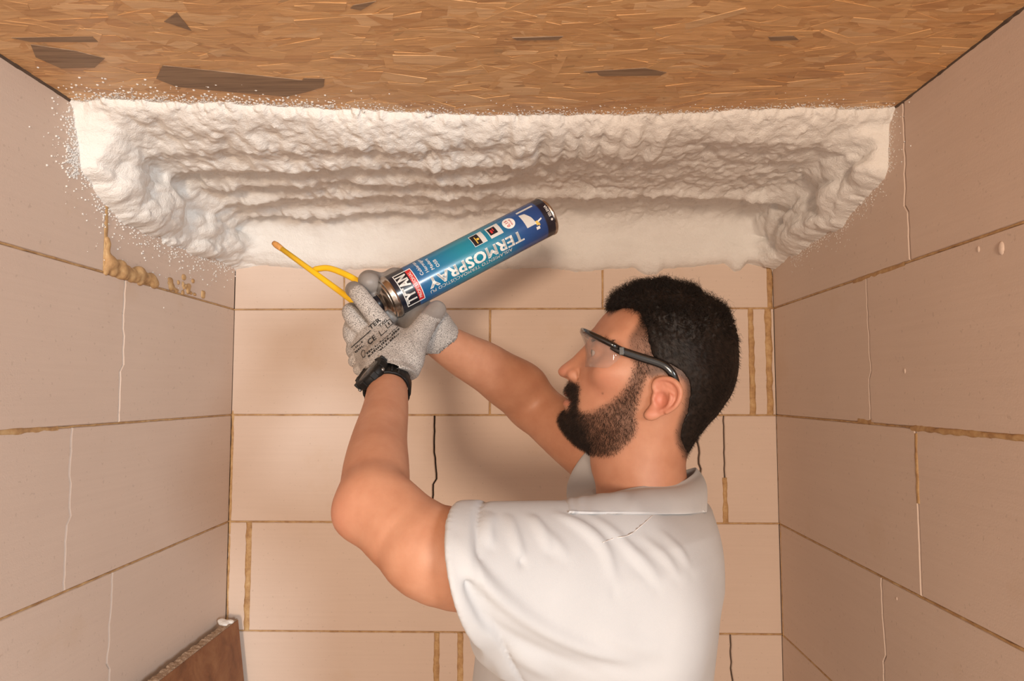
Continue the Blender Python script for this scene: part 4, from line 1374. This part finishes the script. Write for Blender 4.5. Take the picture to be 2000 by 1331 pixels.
# ---- left hand, nearest the camera, back of the hand outwards
g1 = Vol((-.30, .96, 1.58), (-.105, 1.16, 1.79), .0014)
w0, w1 = at(760, 748, .985), at(757, 715, 1.015)
fa = unit(w1 - w0)
g1.cone(w0, w1, .0355, .036, .01)
palm = [at(790, 690, 1.03), at(735, 700, 1.045), at(772, 640, 1.055), at(714, 668, 1.065)]
sqd = (np.cross(palm[2] - palm[0], palm[1] - palm[0]))
g1.cone(at(790, 698, 1.025), at(774, 664, 1.055), .0215, .0175, .02)
g1.cone(at(765, 697, 1.03), at(746, 652, 1.06), .0235, .0178, .02)
g1.cone(at(745, 700, 1.04), at(722, 660, 1.065), .0235, .0165, .016)
g1.cone(at(732, 706, 1.045), at(706, 682, 1.07), .022, .0155, .016)
fl_ = dict(
    index=([at(750, 638, 1.06), at(716, 595, 1.055), at(699, 573, 1.06), at(691, 566, 1.075)], [.0145, .0135, .0130, .0126]),
    middle=([at(722, 655, 1.070), at(697, 629, 1.074), at(685, 611, 1.080), at(688, 607, 1.105)], [.0150, .0140, .0130, .0125]),
    ring=([at(708, 672, 1.075), at(688, 655, 1.083), at(690, 634, 1.10), at(706, 634, 1.115)], [.0150, .0135, .0125, .012]),
    pinky=([at(703, 692, 1.07), at(692, 684, 1.082), at(698, 664, 1.105), at(712, 662, 1.115)], [.0140, .0125, .0115, .011]))
for k_, (p, r) in fl_.items(): finger(g1, p, r, .0035)
# knuckle bumps down the outer edge of the hand
for (px, py, Y, r) in ((694, 706, 1.062, .0105), (704, 722, 1.05, .0105)):
    g1.ell(at(px, py, Y), (r, r, r * .9), .006)
g1.chain([at(795, 706, 1.015), at(810, 668, 1.04), at(832, 632, 1.07), at(853, 606, 1.09)], [.0215, .0190, .0162, .0145], .014)
# creases in the cuff, then trim its lower edge
cuff_c = at(760, 736, .995)
cfn = unit(np.array([.12, -.25, -1.0]))
def trim(x, y, z): return (x - cuff_c[0]) * cfn[0] + (y - cuff_c[1]) * cfn[1] + (z - cuff_c[2]) * cfn[2]
g1.apply(g1.lo, g1.lo + 1, lambda x, y, z: trim(x, y, z) , .002, 'int')
g1.cone(L_F3, L_WR + (L_WR - L_F3) * .4, .031, .0275, .002, 'sub')
def rib(x, y, z):
    t = trim(x, y, z)
    return .0008 * np.exp(-((t + .012) / .002) ** 2) + .0005 * np.sin(t * 900) * sstep(-.03, -.02, t) * 0 - .0010 * np.exp(-((t + .002) / .003) ** 2)
g1.apply(g1.lo, g1.lo + 1, rib, 0, 'off')
V1, F1 = g1.mesh()
V1 = relax(V1, F1, 1, .4)
def near(V, p, r): return np.exp(-(((V - p) ** 2).sum(1)) / r ** 2)
coat1 = np.zeros(len(V1))
for p, r in ((at(690, 562, 1.07), .021), (at(700, 575, 1.09), .022), (at(712, 612, 1.085), .014), (at(698, 600, 1.085), .014), (at(850, 590, 1.07), .026), (at(843, 612, 1.085), .018), (at(838, 640, 1.075), .016), (at(826, 665, 1.07), .013), (at(690, 598, 1.10), .018), (at(706, 610, 1.10), .02), (at(722, 615, 1.10), .022), (at(800, 612, 1.10), .03), (at(770, 612, 1.10), .03)):
    coat1 = np.maximum(coat1, near(V1, p, r) * 1.35)
glove1 = mesh_obj('work_glove', V1, F1, M_GLOVE, person, attrs={'coat': coat1})

# ---- right hand, behind the can, palm towards the camera
g2 = Vol((-.30, 1.02, 1.66), (-.08, 1.24, 1.86), .0014)
rw0, rw1 = at(866, 668, 1.147), at(836, 645, 1.125)
g2.cone(at(870, 672, 1.15), at(832, 644, 1.125), .0335, .034, .012)
g2.cone(at(834, 648, 1.125), at(786, 632, 1.16), .0265, .019, .02)
g2.cone(at(838, 640, 1.13), at(780, 608, 1.165), .0265, .018, .02)
g2.cone(at(838, 634, 1.135), at(782, 588, 1.168), .025, .018, .02)
g2.chain([at(784, 586, 1.165), at(744, 556, 1.160), at(722, 548, 1.135), at(721, 553, 1.098)], [.017, .0165, .0165, .0165], .006)
g2.chain([at(782, 606, 1.165), at(750, 588, 1.160), at(730, 586, 1.135), at(733, 588, 1.106)], [.0165, .015, .0135, .0130], .006)
g2.chain([at(784, 625, 1.16), at(760, 612, 1.158), at(744, 606, 1.135), at(750, 604, 1.112)], [.016, .014, .0125, .0115], .006)
g2.chain([at(788, 640, 1.155), at(768, 632, 1.15), at(756, 624, 1.135), at(762, 620, 1.115)], [.015, .0125, .0115, .011], .006)
g2.chain([at(826, 626, 1.140), at(806, 574, 1.178), at(786, 546, 1.175), at(770, 543, 1.155)], [.022, .0175, .0165, .0165], .012)
rcn = unit(rw0 - rw1)
rcc = at(866, 668, 1.147)
g2.apply(g2.lo, g2.lo + 1, lambda x, y, z: (x - rcc[0]) * rcn[0] + (y - rcc[1]) * rcn[1] + (z - rcc[2]) * rcn[2], .002, 'int')
g2.cone(R_F2, R_WR, .037, .029, .002, 'sub')
V2_, F2_ = g2.mesh()
V2_ = relax(V2_, F2_, 1, .4)
dw = (V2_ - at(815, 632, 1.13)) @ rcn
coat2 = sstep(.004, -.012, dw)
glove2 = mesh_obj('work_glove', V2_, F2_, M_GLOVE, person, attrs={'coat': coat2})

# ---- flat lettering helper
def shape2d(kind, arg, loc, rot=0.0, size=1.0, sx=1.0, bold=0.0, align='CENTER', ww=None):
    """returns bmesh in label plane: kind 'text' or 'poly'"""
    bm = bmesh.new()
    if kind == 'text':
        cu_ = bpy.data.curves.new('t', 'FONT'); cu_.body = arg; cu_.size = size
        cu_.align_x = align; cu_.align_y = 'CENTER'; cu_.resolution_u = 3; cu_.space_character = 1.06
        o = bpy.data.objects.new('t', cu_); col.objects.link(o)
        dg = bpy.context.evaluated_depsgraph_get(); dg.update()
        ev = o.evaluated_get(dg); me = ev.to_mesh()
        bm.from_mesh(me); ev.to_mesh_clear()
        bpy.data.objects.remove(o); bpy.data.curves.remove(cu_)
        if ww:
            xs_ = [v.co.x for v in bm.verts]; x0_ = (min(xs_) + max(xs_)) / 2; sx = ww / (max(xs_) - min(xs_))
            for v in bm.verts: v.co.x -= x0_
        for v in bm.verts: v.co.x *= sx; v.co.z = 0
        if bold:                       # heavier strokes: overlapping copies nudged sideways
            base_ = bm.copy()
            for v in bm.verts: v.co.x -= bold; v.co.y -= bold * .5
            for (dx_, dy_) in ((bold, -bold * .5), (-bold, bold * .5), (bold, bold * .5), (0, 0)):
                me_ = bpy.data.meshes.new('t'); base_.to_mesh(me_)
                me_.transform(Matrix.Translation((dx_, dy_, 0))); bm.from_mesh(me_); bpy.data.meshes.remove(me_)
            base_.free()
    else:
        vs_ = [bm.verts.new((p[0], p[1], 0)) for p in arg]; bm.faces.new(vs_)
    c, s_ = math.cos(rot), math.sin(rot)
    for v in bm.verts:
        x, y = v.co.x, v.co.y
        v.co.x = c * x - s_ * y + loc[0]; v.co.y = s_ * x + c * y + loc[1]
    return bm
def dice(bm, step, axis=0):
    lo_ = min(v.co[axis] for v in bm.verts); hi_ = max(v.co[axis] for v in bm.verts)
    x = math.ceil(lo_ / step) * step
    while x < hi_:
        co = (x, 0, 0) if axis == 0 else (0, x, 0); no = (1, 0, 0) if axis == 0 else (0, 1, 0)
        bmesh.ops.bisect_plane(bm, geom=bm.verts[:] + bm.edges[:] + bm.faces[:], dist=1e-7, plane_co=co, plane_no=no)
        x += step
    return bm
def bm_out(bms, fn, name, mat, parent):
    V, F_ = [], []
    for bm in bms:
        b = len(V); bm.verts.index_update()
        V += [fn(v.co.x, v.co.y) for v in bm.verts]
        F_ += [tuple(v.index + b for v in f.verts) for f in bm.faces]
        bm.free()
    return mesh_obj(name, np.array(V), F_, mat, parent, smooth=False)

# print on the back of the left glove
po = at(727, 660, 1.03)
pex = unit(at(768, 622, 1.04) - at(690, 690, 1.04))
pn = unit(CAM - po)
pn = unit(pn - pex * (pn @ pex)); pey = np.cross(pn, pex)
def on_glove(x, y):
    p = po + pex * x + pey * y + pn * .05
    h_ = g1.hit(p, -pn, 0.0, .12)
    if h_ is None: h_ = p - pn * .05
    for _ in range(6):
        h_ = h_ + pn * .0004
        if g1.sample(h_) > .0006: break
    return h_
pr_ = [shape2d('text', 'TER', (.014, .0125), 0, .0085, 1.35, .0003), shape2d('text', 'TXG', (.024, .0055), 0, .006, 1.1, .0002),
       shape2d('text', 'CE', (-.002, -.002), 0, .0095, 1.2, .0003)]
def bar(x0, x1, y0, y1): return shape2d('poly', [(x0, y0), (x1, y0), (x1, y1), (x0, y1)], (0, 0))
for (x0, x1, y0, y1) in ((-.036, .004, .0085, .0098), (.012, .0225, -.0065, -.0055), (.012, .013, -.0065, .001), (.0245, .0345, -.0045, -.0037), (.0245, .0345, .0035, .0043), (.0245, .0253, -.0045, .0043), (.0337, .0345, -.0045, .0043), (.0285, .0305, -.002, .002)):
    pr_.append(bar(x0, x1, y0, y1))
r_ = random.Random(5)
for row, y in enumerate((-.0125, -.0165, -.0205)):
    x = -.016
    while x < .034:
        w_ = r_.uniform(.0015, .0035); pr_.append(bar(x, x + w_, y, y + r_.choice((.0008, .0022, .0026)))); x += w_ + r_.uniform(.0006, .0014)
for row, y in enumerate((.004, -.001)):
    x = -.034
    while x < -.016:
        w_ = r_.uniform(.0012, .003); pr_.append(bar(x, x + w_, y, y + r_.choice((.0008, .0024)))); x += w_ + r_.uniform(.0006, .0014)
ringp = [bar(0, 0, 0, 0)]
ringp[0].free(); 
for k in range(14):
    a = k / 14 * 6.283; a2 = (k + 1) / 14 * 6.283
    pr_.append(shape2d('poly', [(.0045 * math.cos(a), .0045 * math.sin(a)), (.0045 * math.cos(a2), .0045 * math.sin(a2)), (.0036 * math.cos(a2), .0036 * math.sin(a2)), (.0036 * math.cos(a), .0036 * math.sin(a))], (-.022, -.0085)))
pr_ = [dice(dice(b, .0025, 0), .0025, 1) for b in pr_]
gp = bm_out(pr_, on_glove, 'glove_print', M_PRINT, glove1)
gp['label'] = 'black printed marks on the back of the glove'

# ================================================================== spray can
can = empty('spray_can', at(910, 503, 1.14))
tag(can, 'blue and black insulation foam spray can held upside down in gloved hands', 'spray can')
P_TOP = at(757, 584, 1.105); P_BOT = at(1068, 422, 1.190)
zc = unit(P_TOP - P_BOT); LC = float(np.linalg.norm(P_TOP - P_BOT)); RC = .0325
mid_ = (P_TOP + P_BOT) / 2
nn = unit(CAM - mid_); nn = unit(nn - zc * (nn @ zc)); rr_ = np.cross(zc, nn)
def cyl(a, b, R): 
    th = a / RC
    return P_BOT + zc * b + (nn * math.cos(th) + rr_ * math.sin(th)) * R
M_TIN = NT('polished_tin'); _f = M_TIN.noise(90, M_TIN.coords(), 3)
M_TIN.color(M_TIN.ramp(_f, [(.3, (.52, .47, .42)), (.7, (.66, .61, .56))])).rough(.22).set(Metallic=1.0); M_TIN = M_TIN.m
t = NT('can_label_print')
lt = t.attr('lt').outputs['Fac']
lc = t.ramp(lt, [(0.0, (.010, .012, .022)), (.128, (.010, .012, .022)), (.132, (.014, .085, .24)), (.24, (.012, .14, .30)), (.45, (.010, .215, .30)), (.62, (.012, .19, .30)), (.78, (.015, .075, .25)), (.93, (.014, .05, .19)), (.935, (.010, .010, .02)), (1.0, (.010, .010, .02))])
t.color(lc).rough(.26).set(**{'Coat Weight': .35, 'Coat Roughness': .12})
M_LABEL = t.m
MB().lathe(P_BOT, zc, [(.002, .004), (.027, .004), (.0300, .0005), (.0318, -.0005), (.0335, .001), (.0335, .0035), (.0325, .005), (.0325, .0055)], 64, nn).build('bottom_rim', M_TIN, can, True)
MB().lathe(P_BOT, zc, [(.0325, LC - .010), (.0335, LC - .008), (.0338, LC - .0055), (.0325, LC - .004), (.0325, LC - .001), (.0305, LC + .0015), (.0295, LC + .0005)], 64, nn, cap=False).build('top_rim', M_TIN, can, True)
MB().lathe(P_BOT, zc, [(.0305, LC - .001), (.027, LC + .004), (.020, LC + .008), (.0165, LC + .0095), (.0165, LC + .0125), (.0145, LC + .0135), (.012, LC + .012), (.002, LC + .012)], 48, nn).build('dome', M_TIN, can, True)
# printed sleeve
n1_, n2_ = 96, 40
v = []; f = []; lv_ = []
for j in range(n2_ + 1):
    b = .005 + (LC - .014) * j / n2_
    for k in range(n1_):
        v.append(cyl(RC * 2 * math.pi * k / n1_, b, RC)); lv_.append(1 - b / LC)
for j in range(n2_):
    for k in range(n1_):
        k2 = (k + 1) % n1_; f.append((j * n1_ + k, j * n1_ + k2, (j + 1) * n1_ + k2, (j + 1) * n1_ + k))
label = mesh_obj('label', np.array(v), np.array(f), M_LABEL, can, attrs={'lt': np.array(lv_)})
M_WHITE = simple('white_print', (.80, .78, .75), .35, .02)
M_RED = simple('red_print', (.55, .03, .03), .35, .05)
M_BLACKP = simple('black_print', (.012, .012, .018), .35, .05)
M_CREAM = simple('light_grey_print', (.62, .60, .57), .4, .04)
M_YEL = simple('yellow_print', (.75, .5, .08), .4, .04)
KM = LC / 1845.0
def tb_(tt): return LC - tt * KM                  # position along the can from its top, in label units
def qa(q): return -RC * math.asin(max(-.999, min(.999, q / 205.0)))
def rect(t0, t1, q0, q1): return shape2d('poly', [(qa(q1), tb_(t1)), (qa(q0), tb_(t1)), (qa(q0), tb_(t0)), (qa(q1), tb_(t0))], (0, 0))
def put(bms, lift, name, mat):
    return bm_out([dice(b, .0016, 0) for b in bms], lambda a, b: cyl(a, b, RC + lift), name, mat, label)
def frame(t0, t1, q0, q1, w):
    wq = w
    return [rect(t0, t1, q0, q0 + wq), rect(t0, t1, q1 - wq, q1), rect(t0, t0 + w, q0, q1), rect(t1 - w, t1, q0, q1)]
# brand panel (reads upright when the can stands on its base)
put(frame(108, 296, -160, 160, 7), .00025, 'panel_border', M_WHITE)
put([rect(115, 232, -152, 152)], .00018, 'brand_panel', M_BLACKP)
put([rect(236, 290, -152, 152)], .0002, 'red_strip', M_RED)
put([shape2d('text', 'TYTAN', (qa(0), tb_(176)), 0, .0235, 1, .0007, ww=.046)], .00035, 'brand_lettering', M_WHITE)
put([shape2d('text', 'PROFESSIONAL', (qa(0), tb_(263)), 0, .0075, 1, .0001, ww=.045)], .00035, 'strip_lettering', M_WHITE)
# product name runs up the can
put([shape2d('text', 'TERMOSPRAY', (qa(52), tb_(905)), math.pi / 2, .0240, 1, .0009, ww=.172)], .0003, 'product_lettering', M_WHITE)
put([shape2d('text', 'AISLAMIENTO TERMOACÚSTICO PU', (qa(132), tb_(825)), math.pi / 2, .0085, 1, .00008, ww=.150)], .0003, 'subtitle_lettering', M_WHITE)
ls = [shape2d('text', s_, (qa(-45), tb_(tt)), 0, .0075, 1.0, .0001, 'LEFT') for s_, tt in (('Cubiertas', 360), ('Hormigón', 418), ('Madera', 476), ('OSB', 534))]
put(ls, .0003, 'list_lettering', M_WHITE)
# small pictures
put(frame(945, 1085, -165, -50, 4), .0003, 'picture_border', M_WHITE)
put([rect(950, 1035, -160, -55)], .0002, 'picture_panel', M_BLACKP)
put([rect(1035, 1080, -160, -55)], .0002, 'picture_strip', M_CREAM)
put([rect(985, 995, -140, -70), rect(1000, 1025, -120, -100)], .0003, 'picture_detail', M_YEL)
put([rect(1130, 1270, -165, -50)], .0002, 'picture_strip', M_CREAM)
put([rect(1140, 1225, -150, -80)], .0003, 'picture_panel', M_BLACKP)
put([rect(1160, 1180, -130, -95), rect(1190, 1200, -140, -110)], .0004, 'picture_detail', M_RED)
put([shape2d('poly', [(qa(-112) + .0105 * math.cos(k / 24 * 6.283), tb_(1370) + .0105 * math.sin(k / 24 * 6.283)) for k in range(24)], (0, 0))], .0002, 'round_badge', M_WHITE)
put([shape2d('text', '0,15', (qa(-112), tb_(1355)), 0, .0075, 1.0, .0002), shape2d('text', 'W/mK', (qa(-112), tb_(1395)), 0, .0045, 1.0, .0001)], .0004, 'badge_lettering', M_RED)
put([shape2d('poly', [(qa(q), tb_(tt)) for tt, q in ((1500, -130), (1510, 20), (1620, 20), (1600, -60), (1560, -120))], (0, 0)), rect(1500, 1690, -165, -150)], .0002, 'house_picture', M_CREAM)
put([shape2d('poly', [(qa(q), tb_(tt)) for tt, q in ((1600, 10), (1690, -15), (1690, 0), (1610, 26))], (0, 0))], .00025, 'house_picture', M_WHITE)
put([rect(1615, 1640, -5, 40), rect(1640, 1652, 20, 50)], .0003, 'house_detail', M_YEL)
put([rect(1600, 1640, 52, 80)], .0003, 'house_detail', M_WHITE)
put([shape2d('text', 'SELENA', (qa(-45), tb_(1790)), 0, .0065, 1, .0002, ww=.020)], .0003, 'maker_lettering', M_WHITE)
put([shape2d('poly', [(qa(52) + .002 * math.cos(k / 12 * 6.283), tb_(1790) + .002 * math.sin(k / 12 * 6.283)) for k in range(12)], (0, 0))], .0003, 'maker_dot', M_WHITE)
th0, th1 = -RC * 1.32, -RC * 1.55
put([shape2d('poly', [(th1, .006), (th0, .006), (th0, LC - .011), (th1, LC - .011)], (0, 0))], .0003, 'seam_stripe', M_CREAM)
# yellow applicator: straight spray tube and bent trigger lever
M_YPL = simple('yellow_plastic', (.86, .52, .012), .35, .05)
M_TIPF = simple('dried_foam_on_tip', (.62, .30, .085), .8, .2, 300, .4)
tip, bs = at(536, 476, 1.195), at(700, 596, 1.125)
noz = MB().tube([bs + (P_TOP + zc * .012 - bs) * .6, bs, tip + (bs - tip) * .5, tip], [.0050, .0052, .0046, .0042], 16).build('spray_tube', M_YPL, can, True)
dtip = unit(tip - bs)
MB().tube([tip - dtip * .020, tip - dtip * .014, tip - dtip * .004, tip + dtip * .002], [.0044, .0050, .0052, .0040], 14).build('tube_tip', M_TIPF, noz, True)
lv = tube_spline([at(612, 527, 1.168), at(640, 524, 1.155), at(672, 535, 1.14), at(705, 553, 1.128), at(735, 572, 1.12)], 24)
MB().tube(lv, [.0036] + [.0050] * (len(lv) - 2) + [.0048], 14).build('trigger_lever', M_YPL, can, True)
MB().lathe(P_TOP + zc * .010, zc, [(.013, 0), (.013, .010), (.010, .014), (.0085, .024), (.003, .025)], 24, nn).build('valve_collar', M_BLACKP, can, True)

# ================================================================== wristwatch
watch = empty('wristwatch', L_WR)
tag(watch, 'chunky black digital wristwatch on the gloved near wrist', 'watch')
M_RUB = simple('black_resin', (.008, .007, .0065), .5, .2, 200, **{'Specular IOR Level': .25})
M_GLS = NT('watch_glass'); M_GLS.color((.06, .055, .052)).rough(.12); M_GLS = M_GLS.m
M_STEEL = simple('grey_button', (.25, .24, .23), .35, .1, 100, 0, .8)
wa = unit(L_WR - L_F2)
wc = at(757, 757, .975)
wn = np.array([-.46, -.86, .22]); wn = unit(wn - wa * (wn @ wa)); wt = np.cross(wa, wn)
def wp(r, ang, h): return wc + (wn * math.cos(ang) + wt * math.sin(ang)) * r + wa * h
N = 72; v = []; f = []
for i in range(N):
    a = 2 * math.pi * i / N
    seg = .0008 * (1 if (i % 6) < 1 else 0)
    hw = .0125 + .0045 * max(0, math.cos(a))
    ri, ro = .0278, .0315 - seg
    for (r, hh_) in ((ri, -hw), (ro - .0008, -hw), (ro, -hw + .0015), (ro, hw - .0015), (ro - .0008, hw), (ri, hw)): v.append(wp(r, a, hh_))
for i in range(N):
    j = (i + 1) % N
    for k in range(6): f.append((i * 6 + k, i * 6 + (k + 1) % 6, j * 6 + (k + 1) % 6, j * 6 + k))
MB().add(v, f).build('strap', M_RUB, watch, True)
for a in (1.0, 1.28):
    b = MB(); b.obox(wp(.0318, a, 0), (wn * -math.sin(a) + wt * math.cos(a)) * .0016, wa * .0125, (wn * math.cos(a) + wt * math.sin(a)) * .0014)
    b.build('strap_loop', M_RUB, watch, bevel=.0006)
case = MB().lathe(wp(.0245, 0, 0), wn, [(.0215, -.004), (.0250, -.001), (.0258, .004), (.0250, .008), (.0235, .0105), (.0195, .0118), (.0180, .0105), (.001, .0105)], 40, wa).build('case', M_RUB, watch, True)
MB().lathe(wp(.0245, 0, 0), wn, [(.0178, .0105), (.0176, .0112), (.0005, .0116)], 40, wa).build('dial_glass', M_GLS, watch, True)
for k in range(8):
    a = k * math.pi / 4 + .39
    p = wp(.0245, 0, 0) + (wa * math.cos(a) + wt * math.sin(a)) * .0247 + wn * .006
    MB().obox(p, (wa * math.cos(a) + wt * math.sin(a)) * .0022, (-wa * math.sin(a) + wt * math.cos(a)) * .0045, wn * .0048).build('bezel_guard', M_RUB, watch, bevel=.001)
for a in (.9, 2.24, -.9, -2.24):
    p = wp(.0245, 0, 0) + (wa * math.cos(a) + wt * math.sin(a)) * .0262 + wn * .003
    MB().lathe(p, wa * math.cos(a) + wt * math.sin(a), [(.0024, 0), (.0024, .002), (.0018, .0026), (.0004, .0027)], 12).build('button', M_STEEL, watch, True)

# ================================================================== safety glasses
gl = empty('safety_glasses', h2w(hp(1143, 690, 0)))
tag(gl, 'clear wraparound safety glasses with black temples worn by the man', 'glasses')
M_FRAME = NT('glossy_black_plastic'); M_FRAME.color((.008, .007, .007)).rough(.16).set(**{'Coat Weight': .5}); M_FRAME = M_FRAME.m
t = NT('clear_polycarbonate')
tr_ = t.node('ShaderNodeBsdfTransparent'); tr_.inputs[0].default_value = (.985, .98, .975, 1)
gs = t.node('ShaderNodeBsdfGlossy'); gs.inputs['Roughness'].default_value = .04
df = t.node('ShaderNodeBsdfDiffuse'); df.inputs[0].default_value = (.75, .72, .70, 1)
fr = t.node('ShaderNodeFresnel'); fr.inputs[0].default_value = 1.5
lw = t.node('ShaderNodeLayerWeight'); lw.inputs[0].default_value = .5
m1 = t.node('ShaderNodeMixShader'); m2 = t.node('ShaderNodeMixShader')
t.link(t.math('ADD', t.math('MULTIPLY', lw.outputs['Facing'], .14), .03), m1.inputs[0]); t.link(tr_.outputs[0], m1.inputs[1]); t.link(df.outputs[0], m1.inputs[2])
t.link(t.math('ADD', t.math('MULTIPLY', t.math('POWER', lw.outputs['Facing'], 4.0), .35), .03), m2.inputs[0]); t.link(m1.outputs[0], m2.inputs[1]); t.link(gs.outputs[0], m2.inputs[2])
t.link(m2.outputs[0], t.n['Material Output'].inputs[0])
M_LENS = t.m
pF, pB = hp(1139, 660, 0), hp(1212, 690, .075)
def arc(a): return np.array([pB[0] + (pF[0] - pB[0]) * max(math.cos(a), 0) ** .55, .0755 * math.sin(a)])
vtF, vtB = hp(1146, 646, .03)[2], hp(1211, 683, .075)[2]
vbF, vbB = hp(1150, 716, .045)[2], hp(1198, 722, .072)[2]
na, nb = 60, 10; v = []; f = []
tops = []
for i in range(na + 1):
    a = -math.pi / 2 + math.pi * i / na
    u, s_ = arc(a)
    fr_ = (u - pB[0]) / (pF[0] - pB[0])
    vt = vtB + (vtF - vtB) * fr_; vb = vbB + (vbF - vbB) * fr_
    vb = vb + (vtF - vbF) * .52 * math.exp(-(s_ / .014) ** 2)            # nose notch
    if fr_ < .35: vb = vb + (vt - vb) * .45 * (1 - fr_ / .35) ** 2
    tops.append(np.array([u, s_, vt]))
    for j in range(nb + 1):
        z = vt + (vb - vt) * j / nb
        rake = -.007 * (j / nb) * fr_
        v.append(h2w(np.array([u + rake - (.004 * math.sin(j / nb * math.pi) - .004), s_, z])))
for i in range(na):
    for j in range(nb): f.append((i * (nb + 1) + j, i * (nb + 1) + j + 1, (i + 1) * (nb + 1) + j + 1, (i + 1) * (nb + 1) + j))
ln_ = MB().add(v, f).build('lens', M_LENS, gl, True)
sm_ = ln_.modifiers.new('thick', 'SOLIDIFY'); sm_.thickness = .0018
brow = [h2w(p + np.array([.001, 0, .001])) for p in tops]
MB().tube(brow, .0042, 10, True, (E1, .6)).build('brow_bar', M_FRAME, gl, True)
for sg in (1, -1):
    pth = [(1196, 676, .0745), (1212, 685, .077), (1250, 698, .0785), (1285, 709, .0795), (1302, 718, .080), (1313, 731, .0795), (1321, 750, .077), (1326, 772, .073)]
    P = []
    for (px, py, s_) in pth:
        q_ = hp(px, py, s_); q_[1] *= sg; P.append(h2w(q_))
    P = tube_spline(P, 42)
    rs = [.0052 if i < len(P) * .72 else .0052 - .0018 * (i / len(P) - .72) / .28 for i in range(len(P))]
    tp = MB().tube(P, rs, 12, True, (E2, .42)).build('temple', M_FRAME, gl, True)
    q_ = hp(1214, 686, .0795); q_[1] *= sg
    MB().obox(h2w(q_), E1 * .003, E2 * .0012, E3 * .005).build('hinge', M_FRAME, tp, bevel=.0006)
